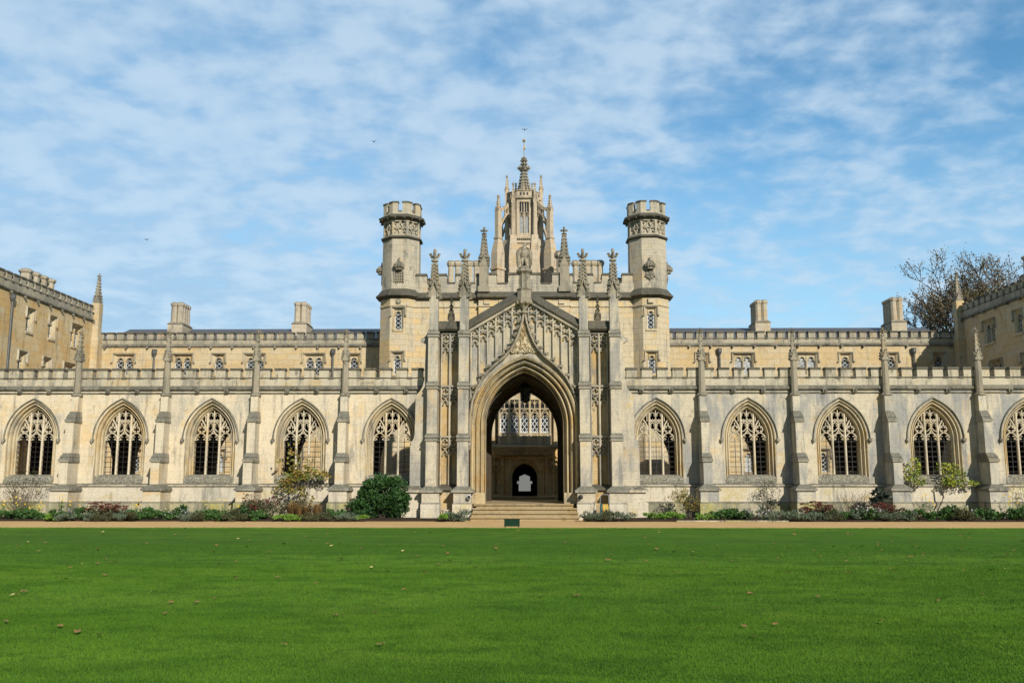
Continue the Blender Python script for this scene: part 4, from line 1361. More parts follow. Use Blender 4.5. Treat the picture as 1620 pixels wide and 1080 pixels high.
def porch_buttress():
    b = MB()
    b.box(-0.36, 0.36, -0.02, 1.0, 0.70, 1.10)
    b.box(-0.225, 0.225, 0.06, 1.2, 1.30, 3.30)
    b.box(-0.215, 0.215, 0.19, 1.2, 3.30, 5.46)
    b.box(-0.21, 0.21, 0.32, 1.2, 5.46, 7.70)
    b.box(-0.185, 0.185, 0.40, 0.78, 7.70, 9.40)
    # sunk panels' frames on the faces
    for (z0, z1, y, w_) in ((1.5, 3.0, 0.06, 0.15), (3.6, 5.2, 0.19, 0.14), (5.8, 7.45, 0.32, 0.14)):
        b.sweep([(-w_, z0), (-w_, z1), (w_, z1), (w_, z0)], [(-0.018, y), (-0.01, y - 0.018), (0.01, y - 0.018), (0.018, y)], True) if False else None
    o = b.build('buttress', 'gate')
    bs = MB()
    bs.box(-0.39, 0.39, -0.12, 1.0, 0.0, 0.63)
    bs.hexa([(-0.39, -0.12, 0.63), (0.39, -0.12, 0.63), (0.39, 1, 0.63), (-0.39, 1, 0.63)], [(-0.362, -0.03, 0.70), (0.362, -0.03, 0.70), (0.362, 1, 0.70), (-0.362, 1, 0.70)])
    bs.build('buttress_base', 'plinth', o)
    c = MB()
    c.box(-0.46, 0.46, -0.10, 1.0, 1.10, 1.19)
    c.hexa([(-0.46, -0.10, 1.19), (0.46, -0.10, 1.19), (0.46, 1, 1.19), (-0.46, 1, 1.19)], [(-0.235, 0.045, 1.36), (0.235, 0.045, 1.36), (0.235, 1, 1.36), (-0.235, 1, 1.36)])
    c.build('set_off', 'set_off', o)
    for w0, f0, w1, f1, z in ((0.225, 0.06, 0.215, 0.19, 3.20), (0.215, 0.19, 0.21, 0.32, 5.38), (0.21, 0.32, 0.185, 0.40, 7.60)):
        c = MB()
        c.box(-w0 - 0.04, w0 + 0.04, f0 - 0.05, 0.95, z, z + 0.07)
        c.hexa([(-w0 - 0.04, f0 - 0.05, z + 0.07), (w0 + 0.04, f0 - 0.05, z + 0.07), (w0 + 0.04, 0.95, z + 0.07), (-w0 - 0.04, 0.95, z + 0.07)],
               [(-w0 - 0.01, f0 + 0.06, z + 0.15), (w0 + 0.01, f0 + 0.06, z + 0.15), (w0 + 0.01, 0.95, z + 0.15), (-w0 - 0.01, 0.95, z + 0.15)])
        c.box(-w0 - 0.05, w0 + 0.05, f0 + 0.0, 0.94, z + 0.15, z + 0.22)
        c.hexa([(-w0 - 0.05, f0, z + 0.22), (w0 + 0.05, f0, z + 0.22), (w0 + 0.05, 0.94, z + 0.22), (-w0 - 0.05, 0.94, z + 0.22)],
               [(-w1 - 0.005, f1 - 0.01, z + 0.33), (w1 + 0.005, f1 - 0.01, z + 0.33), (w1 + 0.005, 0.94, z + 0.33), (-w1 - 0.005, 0.94, z + 0.33)])
        c.build('set_off', 'set_off', o)
    pn = MB()
    h = 0.2
    # tall crocketed gablet head: concave sided front gable then spirelet
    z0, zc, zt = 9.30, 10.93, 11.48
    cy = 0.59
    for k in range(4):
        m0 = pn.m
        pn.m = m0 @ Matrix.Translation((0, cy, 0)) @ Matrix.Rotation(k * PI / 2, 4, 'Z')
        for s in (-1, 1):
            pth = [(s * 0.235, z0), (s * 0.20, z0 + 0.22), (s * 0.12, z0 + 0.42), (s * 0.05, z0 + 0.62), (s * 0.02, z0 + 0.80)]
            pn.bar(pth, 0.06, -0.25, -0.12)
            for x, z in ((0.27, 0.05), (0.25, 0.22), (0.18, 0.40), (0.12, 0.58)):
                pn.lump((s * x, -0.23, z0 + z), 0.068, (s, -0.5, 0.5))
        pn.m = m0
    pn.stack(0, cy, [(9.38, 0.19), (9.9, 0.125), (zc, 0.075)], 4, PI / 4)
    for j in range(6):
        z = 9.98 + j * 0.155
        r = 0.17 - 0.012 * j
        for k in range(4):
            a = k * PI / 2 + PI / 4
            pn.lump((r * 1.15 * math.cos(a), cy + r * 1.15 * math.sin(a), z), 0.078, (math.cos(a), math.sin(a), 0.6))
            a = k * PI / 2
            pn.lump((r * 0.9 * math.cos(a), cy + r * 0.9 * math.sin(a), z + 0.05), 0.05, (math.cos(a), math.sin(a), 0.6))
    pn.stack(0, cy, [(zc - 0.02, 0.08), (zc, 0.15), (zc + 0.07, 0.15), (zc + 0.10, 0.08), (zt - 0.06, 0.05)], 8)
    for k in range(4):
        a = k * PI / 2
        for dz, rr_, sz in ((0.20, 0.12, 0.085), (0.31, 0.17, 0.085)):
            pn.lump((rr_ * math.cos(a), cy + rr_ * math.sin(a), zc + dz), sz, (math.cos(a), math.sin(a), 0.3))
    pn.blob((0, cy, zt - 0.08), (0.075, 0.075, 0.10))
    pn.build('pinnacle', 'pin', o)
    return o


pb0 = porch_buttress()
for x in (-3.86, -2.56, 2.52, 3.82):
    put_part(pb0, porch, x, 0)

# flank buttresses with concave weatherings, standing out sideways
for s in (-1, 1):
    f = MB()
    prof = [(3.9, 1.3), (4.80, 1.3), (4.80, 3.02), (4.74, 3.10), (4.82, 3.16), (4.70, 3.24), (4.64, 3.38), (4.62, 3.55), (4.60, 5.05), (4.66, 5.12), (4.52, 5.22), (4.40, 5.36), (4.30, 5.55), (4.25, 5.8),
            (4.20, 7.35), (4.42, 7.50), (4.42, 7.56), (4.22, 7.68), (4.12, 7.85), (4.05, 7.95), (3.9, 7.95)]
    poly = [(s * x, z) for x, z in prof]
    f.prism(poly if s > 0 else poly[::-1], 0.62, 1.12)
    o = f.build('flank_buttress', 'gate', porch)
    g = MB()
    xa, xb = sorted((s * 4.1, s * 5.0))
    g.box(xa, xb, 0.42, 1.3, 0.702, 1.10)
    xa, xb = sorted((s * 4.1, s * 5.08))
    g.box(xa, xb, 0.32, 1.3, 0.0, 0.70)
    g.build('buttress_base', 'plinth', o)
    g = MB()
    xa, xb = sorted((s * 4.1, s * 5.12))
    g.box(xa, xb, 0.33, 1.3, 1.10, 1.20)
    xc_, xd_ = sorted((s * 4.1, s * 4.84))
    g.hexa([(xa, 0.33, 1.2), (xb, 0.33, 1.2), (xb, 1.3, 1.2), (xa, 1.3, 1.2)], [(xc_, 0.60, 1.37), (xd_, 0.60, 1.37), (xd_, 1.3, 1.37), (xc_, 1.3, 1.37)])
    g.build('set_off', 'parapet', o)

# passage walls and vault
ps = MB()
ps.prism([(-3.6, FZ), (-1.98, FZ)] + arch(1.98, 0.8, 3.52, 14) + [(1.98, FZ), (3.6, FZ), (3.6, 6.3), (-3.6, 6.3)], 1.342, 5.9)
ps.prism([(-3.6, FZ), (-1.58, FZ)] + arch(1.58, 0.7, 3.72, 14) + [(1.58, FZ), (3.6, FZ), (3.6, 6.0), (-3.6, 6.0)], 5.902, 6.4)
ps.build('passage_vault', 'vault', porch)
rb = MB()
for y in (1.9, 3.1, 4.3, 5.5):
    rb.sweep([(-1.97, FZ)] + arch(1.97, 0.8, 3.5, 12) + [(1.97, FZ)], [(0.0, y - 0.1), (-0.12, y - 0.07), (-0.16, y), (-0.12, y + 0.07), (0.0, y + 0.1)], closed_prof=False)
rb.build('vault_rib', 'vault', porch)
rf = MB()
rf.box(-3.6, 3.6, 1.342, 5.9, 6.301, 6.36)
rf.build('roof', 'slate', porch)
# pedestal and its bracket on the gable
pd = MB()
pd.stack(0, 0.62, [(8.60, 0.06), (8.68, 0.15), (8.74, 0.15), (8.80, 0.08), (8.98, 0.17), (9.10, 0.30), (9.22, 0.33), (9.26, 0.33), (9.30, 0.29), (9.62, 0.29), (9.68, 0.33), (9.74, 0.24), (9.80, 0.215), (10.34, 0.215), (10.38, 0.25), (10.46, 0.34), (10.53, 0.34), (10.56, 0.30)], 8)
for k in range(8):
    a = PI / 8 + k * PI / 4
    pd.blob((0.30 * math.cos(a), 0.62 + 0.30 * math.sin(a), 9.12), (0.085, 0.085, 0.10), 6, 4)
    pd.tube([(0.24 * math.cos(a), 0.62 + 0.24 * math.sin(a), 9.76), (0.24 * math.cos(a), 0.62 + 0.24 * math.sin(a), 10.36)], 0.022, n=5)
pd.build('pedestal', 'pin', porch)
# steps and floor
stp = MB()
for k in range(4):
    z = FZ * (k + 1) / 4
    hw = (2.16, 2.135, 2.10, 1.98)[k]
    stp.box(-hw, hw, -1.02 + 0.36 * k, 0.551 if k < 3 else 10.4, 0.0 if k == 0 else FZ * k / 4 - 0.04, z - 0.001 * (3 - k))
    stp.box(-hw - 0.012, hw + 0.012, -1.085 + 0.36 * k, -0.9 + 0.36 * k, z - 0.05, z + 0.002)
stp.build('entrance_steps', 'step', porch)
fl = MB()
fl.box(-2.6, 2.6, 8.4, 10.45, FZ - 0.3, 0.80)
fl.build('threshold', 'step', porch)

# eagle on the pedestal
eg = MB()
spine = [((0, 0.14, 0.16), 0.03, 0.02), ((0, 0.11, 0.30), 0.12, 0.09), ((0, 0.05, 0.46), 0.175, 0.14), ((0, 0.0, 0.62), 0.18, 0.16), ((0, -0.02, 0.76), 0.145, 0.14), ((0, -0.01, 0.88), 0.105, 0.105), ((0.01, -0.01, 0.97), 0.085, 0.09), ((0.03, -0.03, 1.04), 0.085, 0.085), ((0.045, -0.05, 1.09), 0.07, 0.07), ((0.05, -0.05, 1.125), 0.02, 0.02)]
n = 12
vs, fs = [], []
for (c, rx, ry) in spine:
    for k in range(n):
        a = 2 * PI * k / n
        f_ = 1 + 0.05 * math.sin(k * 5.1 + c[2] * 40)
        vs.append((c[0] + rx * f_ * math.cos(a), c[1] + ry * f_ * math.sin(a), c[2]))
for i in range(len(spine) - 1):
    for k in range(n):
        a, b_ = i * n + k, i * n + (k + 1) % n
        fs.append((a, b_, b_ + n, a + n))
fs += [tuple(range(n - 1, -1, -1)), tuple(range((len(spine) - 1) * n, len(spine) * n))]
eg.add(vs, fs)
# hooked beak, turned to one side
eg.stack(0.0, 0.0, [(0, 0.001), (0.001, 0.001)], 3)
eg.tube([(0.06, -0.05, 1.06), (0.16, -0.07, 1.06), (0.205, -0.08, 1.0)], 0.05, 0.01, 6)
for s in (-1, 1):
    eg.tube([(s * 0.08, -0.03, 0.44), (s * 0.085, -0.06, 0.26), (s * 0.085, -0.04, 0.10)], 0.075, 0.04, 8)
    for q in (-0.05, 0, 0.05):
        eg.tube([(s * 0.085, -0.04, 0.10), (s * 0.085 + q, -0.13, 0.075), (s * 0.085 + q * 1.3, -0.17, 0.05)], 0.024, 0.01, 5)
eg.blob((0, 0.0, 0.0), (0.27, 0.24, 0.10), 10, 6)
eg.tube([(0, 0.16, 0.34), (0, 0.22, 0.16), (0, 0.24, 0.02)], 0.09, 0.11, 8)
eagle = eg.build('eagle_statue', 'pin', None, smooth=True, loc=(0, 0.60, 10.62))
tag(eagle, 'carved stone eagle with folded hanging wings perched on the pedestal over the gateway gable', 'statue')
for s in (-1, 1):
    wg = MB()
    rows = [(0.86, 0.13, 0.20, -0.03), (0.80, 0.16, 0.31, -0.06), (0.68, 0.17, 0.36, -0.06), (0.52, 0.18, 0.36, -0.04), (0.36, 0.20, 0.345, -0.01), (0.20, 0.22, 0.32, 0.03), (0.06, 0.25, 0.30, 0.06)]
    vs, fs = [], []
    for z, xi, xo, y in rows:
        vs += [(s * xi, y - 0.03, z), (s * (xi + xo) / 2, y - 0.07, z), (s * xo, y, z), (s * (xi + xo) / 2, y + 0.05, z), (s * xi, y + 0.06, z)]
    for i in range(len(rows) - 1):
        for k in range(5):
            a, b_ = i * 5 + k, i * 5 + (k + 1) % 5
            fs.append((a, b_, b_ + 5, a + 5))
    fs += [(0, 1, 2, 3, 4), tuple((len(rows) - 1) * 5 + k for k in (4, 3, 2, 1, 0))]
    wg.add(vs, fs)
    for k in range(4):
        x = 0.20 + k * 0.04
        wg.tube([(s * x, -0.06, 0.66), (s * (x + 0.005), -0.045, 0.40), (s * (x + 0.01), 0.0, 0.08 + 0.03 * k)], 0.026, 0.012, 5)
    for j in range(3):
        for k in range(3):
            wg.lump((s * (0.20 + 0.05 * k), -0.085, 0.78 - 0.09 * j), 0.035, (0, -0.5, -1))
    wg.build('wing', 'pin', eagle, smooth=False)

# hanging lantern inside the passage
hl = thing('hanging_lantern', 'dark iron lantern hanging from the vault inside the gateway arch', 'lantern', (0.04, 3.3, 5.05))
l_ = MB()
l_.stack(0, 0, [(0.0, 0.05), (0.06, 0.14), (0.10, 0.20), (0.14, 0.20)], 6)
l_.stack(0, 0, [(0.62, 0.25), (0.66, 0.27), (0.72, 0.24), (0.86, 0.10), (0.95, 0.05)], 6)
for k in range(6):
    a = PI / 8 + k * PI / 3
    l_.tube([(0.22 * math.cos(a), 0.22 * math.sin(a), 0.12), (0.28 * math.cos(a), 0.28 * math.sin(a), 0.64)], 0.014, n=5)
l_.tube([(0, 0, 0.94), (0, 0, 1.42)], 0.015, n=5)
l_.build('frame', 'iron', hl)
l_ = MB()
l_.stack(0, 0, [(0.135, 0.175), (0.625, 0.225)], 6)
l_.build('pane', 'glass', hl)

# ------------------------------------------------------------------ gatehouse
BY = 10.5
gh = thing('gatehouse', 'stone gatehouse block with two battlemented octagonal turrets behind the gateway', 'gatehouse', (0, BY, 0))


def B(mb, name, mat, parent=None, smooth=False):
    return mb.build(name, mat, parent or gh, smooth, world=(parent is None))


wl = MB()
DA = 0.66
door_hole = [(DA + 0.02, 0.66), (-DA - 0.02, 0.66)] + arch(DA + 0.02, 0.06, 1.78, 8)
door_hole = [(0.80, 0.66), (-0.80, 0.66)] + arch(0.80, 0.10, 1.78, 8)
win_h = [rect_hole(x, z, 0.90, 1.08) for x, z in ((-3.7, 8.7), (3.7, 8.7))]
wl.prism([(-5.9, 0), (5.9, 0), (5.9, 11.2), (-5.9, 11.2)], BY, BY + 0.5, [door_hole] + win_h)
for s in (-1, 1):
    xa, xb = sorted((s * 5.5, s * 5.9))
    wl.box(xa, xb, BY + 0.5, BY + 9, 0, 11.2)
wl.box(-5.9, 5.9, BY + 9, BY + 9.4, 3.4, 11.2)
wl.box(-5.9, -0.75, BY + 9, BY + 9.4, 0, 3.4)
wl.box(0.75, 5.9, BY + 9, BY + 9.4, 0, 3.4)
wl.box(-0.75, 0.75, BY + 9, BY + 9.4, 2.6, 3.4)
wl.box(-2.45, 2.45, BY - 0.22, BY + 0.2, 9.0, 11.2)
B(wl, 'wall', 'tower')
dk = MB()
dk.prism([(-2, 0.6), (-0.74, 0.6), (-0.74, 2.3), (0.74, 2.3), (0.74, 0.6), (2, 0.6), (2, 3.2), (-2, 3.2)], BY + 0.9, BY + 8.9)
dk.box(-5.4, 5.4, BY + 0.9, BY + 1.0, 3.3, 11.0)
dk.prism([(-1.5, 0.0), (-0.37, 0.0), (-0.37, 1.42), (-0.47, 1.42), (-0.47, 1.58), (-0.33, 1.58), (-0.33, 1.86), (0.0, 2.0), (0.33, 1.86), (0.33, 1.58), (0.47, 1.58), (0.47, 1.42), (0.37, 1.42), (0.37, 0.0), (1.5, 0.0), (1.5, 3.0), (-1.5, 3.0)], BY + 8.901, BY + 9.0)
dk.box(-0.74, 0.74, BY + 0.5, BY + 8.9, 0.3, 0.64)
dk.box(-0.45, 0.45, BY + 8.86, BY + 8.899, 0.642, 0.97)
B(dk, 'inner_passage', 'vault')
for x in (-3.7, 3.7):
    put_part(W2, gh, x, BY, 8.7)
st = Pieces()
st.next()
run(st, -5.9, 5.9, [(BY - 0.005, 10.78), (BY - 0.06, 10.82), (BY - 0.06, 10.87), (BY + 0.1, 10.90), (BY + 0.1, 10.78)])
st.next()
run(st, -2.50, 2.50, [(BY - 0.225, 10.78), (BY - 0.28, 10.82), (BY - 0.28, 10.87), (BY, 10.90), (BY, 10.78)])
for x in (-2.0, -1.2, 1.2, 2.0):
    st.next()
    st.box(x - 0.16, x + 0.16, BY - 0.30, BY, 10.95, 11.16)
B(st, 'string_course', 'tower')
co = Pieces()
co.next()
run(co, -5.9, 5.9, [(BY - 0.01, 11.18), (BY - 0.10, 11.22), (BY - 0.22, 11.30), (BY - 0.22, 11.36), (BY - 0.03, 11.62), (BY + 0.4, 11.62), (BY + 0.4, 11.18)])
co.next()
run(co, -2.52, 2.52, [(BY - 0.20, 11.185), (BY - 0.33, 11.225), (BY - 0.44, 11.305), (BY - 0.44, 11.365), (BY - 0.23, 11.625), (BY, 11.625), (BY, 11.185)])
B(co, 'cornice', 'coping')
pp, pc = MB(), Pieces()
pp.box(-5.9, 5.9, BY - 0.02, BY + 0.32, 11.625, 12.14)
pp.box(-2.42, 2.42, BY - 0.21, BY - 0.021, 11.63, 12.09)
for s in (-1, 1):
    segs = [(2.45, 2.60), (3.05, 3.70), (4.20, 4.80), (5.28, 5.85)]
    for a, b_ in segs:
        xa, xb = sorted((s * a, s * b_))
        pp.box(xa, xb, BY - 0.02, BY + 0.32, 12.141, 12.56)
        pc.next()
        pc.hexa([(xa - 0.04, BY - 0.07, 12.56), (xb + 0.04, BY - 0.07, 12.56), (xb + 0.04, BY + 0.36, 12.56), (xa - 0.04, BY + 0.36, 12.56)], [(xa - 0.02, BY - 0.06, 12.67), (xb + 0.02, BY - 0.06, 12.67), (xb, BY + 0.3, 12.69), (xa, BY + 0.3, 12.69)])
    for a, b_ in ((2.60, 3.05), (3.70, 4.20), (4.80, 5.28)):
        xa, xb = sorted((s * a, s * b_))
        pc.next()
        pc.box(xa + 0.045, xb - 0.045, BY - 0.06, BY + 0.34, 12.12, 12.19)
    for a, b_ in ((1.50, 1.95), (0.0, 0.86)):
        xa, xb = sorted((s * a, s * b_))
        pp.box(xa, xb, BY - 0.21, BY + 0.1, 12.1, 12.56)
        pc.next()
        pc.hexa([(xa - 0.04, BY - 0.26, 12.56), (xb + 0.04, BY - 0.26, 12.56), (xb + 0.04, BY + 0.14, 12.56), (xa - 0.04, BY + 0.14, 12.56)], [(xa - 0.02, BY - 0.25, 12.67), (xb + 0.02, BY - 0.25, 12.67), (xb, BY + 0.1, 12.69), (xa, BY + 0.1, 12.69)])
    xa, xb = sorted((s * 0.86, s * 1.50))
    pc.next()
    pc.box(xa + 0.045, xb - 0.045, BY - 0.25, BY + 0.1, 12.05, 12.12)
par = B(pp, 'parapet', 'upper')
pc.build('coping', 'coping', par)
rf = MB()
rf.box(-5.5, 5.5, BY + 0.5, BY + 9, 11.0, 11.3)
B(rf, 'roof', 'slate')
for s in (-1, 1):
    pn = MB()
    pn.box(s * 2.17 - 0.32, s * 2.17 + 0.32, BY - 0.42, BY + 0.2, 11.60, 11.9)
    pinnacle(pn, s * 2.17, BY - 0.12, 0.50, 11.9, 13.05, 15.25, 0.85, 8)
    B(pn, 'pinnacle', 'pin')


def face(cx, cy, ap, k, n=8):
    """frame of the k-th face of an octagon: local x along the face, -y outward; k = 0 faces the viewer"""
    return Matrix.Translation((cx, cy, 0)) @ Matrix.Rotation(k * 2 * PI / n, 4, 'Z') @ Matrix.Translation((0, -ap, 0))


TAN = math.tan(PI / 8)


def crown_crest(mb):
    """royal crown, base on z = 0, local -y outward"""
    mb.stack(0, -0.10, [(0.0, 0.17), (0.03, 0.20), (0.10, 0.20), (0.13, 0.18), (0.18, 0.26), (0.26, 0.29), (0.34, 0.25), (0.44, 0.12), (0.50, 0.05)], 10)
    for k in range(7):
        a = PI + PI * k / 6
        mb.lump((0.27 * math.cos(a), -0.10 + 0.27 * math.sin(a), 0.17), 0.055, (math.cos(a), math.sin(a), 1))
        mb.tube([(0.21 * math.cos(a), -0.1 + 0.21 * math.sin(a), 0.12), (0.30 * math.cos(a), -0.1 + 0.30 * math.sin(a), 0.27), (0.13 * math.cos(a), -0.1 + 0.13 * math.sin(a), 0.46)], 0.028, n=5)
    mb.blob((0, -0.1, 0.54), (0.055, 0.055, 0.06), 6, 4)
    mb.box(-0.02, 0.02, -0.12, -0.08, 0.58, 0.70)
    mb.box(-0.06, 0.06, -0.12, -0.08, 0.62, 0.66)


def turret(cx, label, rose):
    cy = BY + 0.58
    a0 = 1.05
    root_ = MB()
    for k in range(8):
        root_.m = face(cx, cy, a0, k)
        e = a0 * TAN
        hs = []
        if k == 0:
            hs = [rect_hole(0, z, 0.34, 1.02) for z in (9.55, 7.15)]
        root_.prism([(-e, 0), (e, 0), (e, 11.25), (-e, 11.25)], 0, 0.24, hs)
    root_.m = Matrix.Identity(4)
    root_.stack(cx, cy, [(0, 0.75), (11.2, 0.75)], 8)
    t_ = B(root_, 'turret', 'tower')
    if label:
        t_['label'] = label
    sh = MB()
    sh.stack(cx, cy, [(11.72, 1.0), (14.58, 0.985)], 8)
    sh.stack(cx, cy, [(14.7, 0.86), (15.6, 0.86)], 8)
    sh.stack(cx, cy, [(15.9, 1.0), (16.06, 1.0)], 8)
    for k in range(8):
        sh.m = face(cx, cy, 1.0, k)
        e = 1.0 * TAN
        g = 0.115
        for s in (-1, 1):
            xa, xb = sorted((s * g, s * e))
            sh.box(xa, xb, 0, 0.22, 16.061, 16.55)
    sh.m = Matrix.Identity(4)
    sh.build('shaft', 'upper', t_)
    fz = MB()
    for k in range(8):
        fz.m = face(cx, cy, 0.98, k)
        e = 0.98 * TAN
        for s in (-1, 1):
            xa, xb = sorted((s * (e - 0.07), s * (e - 0.001)))
            fz.box(xa, xb, 0.0, 0.2, 14.72, 15.6)
        fz.box(-e + 0.07, e - 0.07, 0.002, 0.15, 14.72, 14.80)
        fz.box(-e + 0.07, e - 0.07, 0.002, 0.15, 15.50, 15.58)
        q = e - 0.07
        for s in (-1, 1):
            fz.bar([(s * q, 15.15), (s * q * 0.6, 15.2), (s * q * 0.25, 15.05), (0, 14.8)][::1], 0.06, 0.012, 0.14)
            fz.bar([(s * q, 15.15), (s * q * 0.6, 15.1), (s * q * 0.25, 15.28), (0, 15.52)][::1], 0.06, 0.012, 0.14)
            fz.bar([(s * q * 0.98, 14.85), (s * q * 0.62, 14.98)], 0.05, 0.02, 0.14)
            fz.bar([(s * q * 0.98, 15.45), (s * q * 0.62, 15.34)], 0.05, 0.02, 0.14)
        fz.bar([(-0.13, 15.15), (0.13, 15.15)], 0.07, 0.02, 0.14)
    fz.m = Matrix.Identity(4)
    fz.build('frieze', 'upper', t_)
    cp_ = Pieces()
    mc_ = MB()
    cp_.next()
    cp_.stack(cx, cy, [(11.22, 1.06), (11.28, 1.12), (11.36, 1.30), (11.43, 1.30), (11.50, 1.22), (11.78, 1.01)], 8)
    cp_.next()
    cp_.stack(cx, cy, [(14.54, 1.0), (14.60, 1.10), (14.66, 1.10), (14.74, 0.97)], 8)
    cp_.next()
    cp_.stack(cx, cy, [(15.58, 0.99), (15.64, 1.10), (15.70, 1.22), (15.78, 1.24), (15.92, 1.02)], 8)
    for k in range(8):
        mc_.m = face(cx, cy, 1.0, k)
        e = 1.0 * TAN
        for s in (-1, 1):
            xa, xb = sorted((s * 0.09, s * (e + 0.012)))
            mc_.box(xa, xb, -0.035, 0.26, 16.55, 16.62)
        mc_.box(-0.085, 0.085, -0.03, 0.25, 16.04, 16.09)
        for q in (-0.25, 0.25):
            mc_.lump((q, -0.18, 15.66), 0.07, (0, -1, -0.4))
    mc_.m = Matrix.Identity(4)
    mc_.build('coping', 'coping', t_)
    cp_.build('string_course', 'coping', t_)
    sc = Pieces()
    sc.next()
    run(sc, cx - a0 * TAN, cx + a0 * TAN, [(cy - a0 + 0.0, 10.76), (cy - a0 - 0.05, 10.80), (cy - a0 - 0.05, 10.85), (cy - a0 + 0.05, 10.88), (cy - a0 + 0.05, 10.76)])
    for k in (1, 7):
        sc.m = face(cx, cy, a0, k)
        sc.next()
        run(sc, -a0 * TAN, a0 * TAN, [(0.0, 10.762), (-0.05, 10.802), (-0.05, 10.852), (0.05, 10.882), (0.05, 10.762)])
    sc.m = Matrix.Identity(4)
    sc.next()
    if rose:
        sc.box(cx - 0.15, cx + 0.15, cy - a0 - 0.12, cy - a0 + 0.02, 10.94, 11.18)
    else:
        sc.blob((cx, cy - a0 - 0.02, 11.06), (0.15, 0.10, 0.15), 8, 5)
    sc.build('string_course', 'trim', t_)
    for k in (0, -2 if cx < 0 else 2):
        cr = MB(face(cx, cy, 0.995, k) @ Matrix.Translation((0, 0, 12.75)))
        crown_crest(cr)
        if rose:
            cr.sweep(ring(0, -0.26, 0.20, 20), [(-0.05, 0.02), (-0.03, -0.07), (0.03, -0.07), (0.05, 0.02)], True)
            for q in range(5):
                a = PI / 2 + q * 2 * PI / 5
                cr.blob((0.15 * math.cos(a), -0.06, -0.26 + 0.15 * math.sin(a)), (0.10, 0.06, 0.10), 7, 4)
                a += PI / 5
                cr.lump((0.24 * math.cos(a), -0.05, -0.26 + 0.24 * math.sin(a)), 0.07, (math.cos(a), -0.3, math.sin(a)))
            cr.blob((0, -0.10, -0.26), (0.07, 0.06, 0.07), 7, 4)
        else:
            for q in range(6):
                x = -0.25 + q * 0.10
                cr.box(x - 0.022, x + 0.022, -0.07, 0.0, -0.62, -0.03)
                cr.lump((x, -0.035, -0.64), 0.035, (0, 0, -1))
            for q in range(4):
                z = -0.10 - q * 0.15
                cr.box(-0.27, 0.27, -0.055, 0.0, z - 0.022, z + 0.022)
        o = cr.build('crest', 'pin', t_)
        if not rose:
            bk_ = MB(face(cx, cy, 0.995, k) @ Matrix.Translation((0, 0, 12.75)))
            bk_.box(-0.265, 0.265, -0.012, -0.004, -0.62, -0.03)
            bk_.build('portcullis_dark_backing', 'iron', o)  # dark plate added behind the bars, painting in the shade between them
        if k == 0:
            o['label'] = 'carved crown over a double rose' if rose else 'carved crown over a portcullis grille'
    for z in (9.55, 7.15):
        o = copy_tree(WT, t_)
        o.matrix_parent_inverse = Matrix.Identity(4)
        o.location = (cx, cy - a0, z)
    return t_


turret(-6.73, 'left battlemented turret with crowned portcullis', False)
turret(6.73, 'right battlemented turret with crowned rose', True)
for ch_ in list(WT.children):
    bpy.data.objects.remove(ch_)
bpy.data.objects.remove(WT)

# chimney shafts behind the gatehouse parapet
for xs_, r_ in (((-4.22, -3.83, -3.12, -2.75), 0.17), ((2.95, 3.62, 3.98, 4.35), 0.18)):
    ch = MB()
    ch.box(min(xs_) - 0.25, max(xs_) + 0.25, BY + 2.6, BY + 3.3, 11.2, 12.5)
    for i, x in enumerate(xs_):
        ch.stack(x, BY + 2.95, [(12.4, r_), (13.75, r_ * 0.92), (13.8, r_ * 1.2), (13.92 + 0.004 * i, r_ * 1.4), (14.0, r_ * 1.35), (14.1, r_ * 0.9)], 8)
    B(ch, 'chimney', 'chimney')
ch = MB()
ch.stack(2.02, BY + 1.6, [(11.2, 0.23), (13.9, 0.22), (13.95, 0.30), (14.05, 0.34), (14.15, 0.34), (14.3, 0.24)], 8)
B(ch, 'chimney', 'chimney')
for s in (-1, 1):
    b = MB()
    pc = MB()
    xa, xb = sorted((s * 4.3, s * 6.0))
    b.box(xa, xb, BY + 4.2, BY + 4.6, 11.2, 12.95)
    for q in range(3):
        x = s * (4.45 + 0.58 * q)
        b.box(x - 0.19, x + 0.19, BY + 4.2, BY + 4.6, 12.951, 13.28)
        pc.box(x - 0.23, x + 0.23, BY + 4.15, BY + 4.65, 13.281, 13.36)
    o = B(b, 'rear_parapet', 'brown_wall' if s < 0 else 'upper')
    pc.build('coping', 'coping', o)

# inner gate: door arch, blind panels, oriel window seen through the arch
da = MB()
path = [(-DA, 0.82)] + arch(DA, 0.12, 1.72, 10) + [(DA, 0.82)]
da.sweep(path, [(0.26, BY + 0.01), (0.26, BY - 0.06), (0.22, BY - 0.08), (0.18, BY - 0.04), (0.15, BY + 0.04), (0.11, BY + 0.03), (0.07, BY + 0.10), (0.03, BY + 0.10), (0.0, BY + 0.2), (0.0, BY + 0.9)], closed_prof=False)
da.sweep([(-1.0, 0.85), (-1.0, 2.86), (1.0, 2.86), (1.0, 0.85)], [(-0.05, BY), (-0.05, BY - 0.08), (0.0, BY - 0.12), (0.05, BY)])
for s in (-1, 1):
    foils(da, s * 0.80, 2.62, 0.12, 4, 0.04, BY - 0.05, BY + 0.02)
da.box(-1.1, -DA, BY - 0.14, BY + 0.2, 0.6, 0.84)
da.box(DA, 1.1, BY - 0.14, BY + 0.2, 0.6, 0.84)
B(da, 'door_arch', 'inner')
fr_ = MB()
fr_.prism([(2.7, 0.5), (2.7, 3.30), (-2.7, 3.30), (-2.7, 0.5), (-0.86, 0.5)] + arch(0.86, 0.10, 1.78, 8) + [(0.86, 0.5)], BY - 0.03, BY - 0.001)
B(fr_, 'inner_front_lightened', 'inner')  # thin facing added to carry the lightened stone at door level
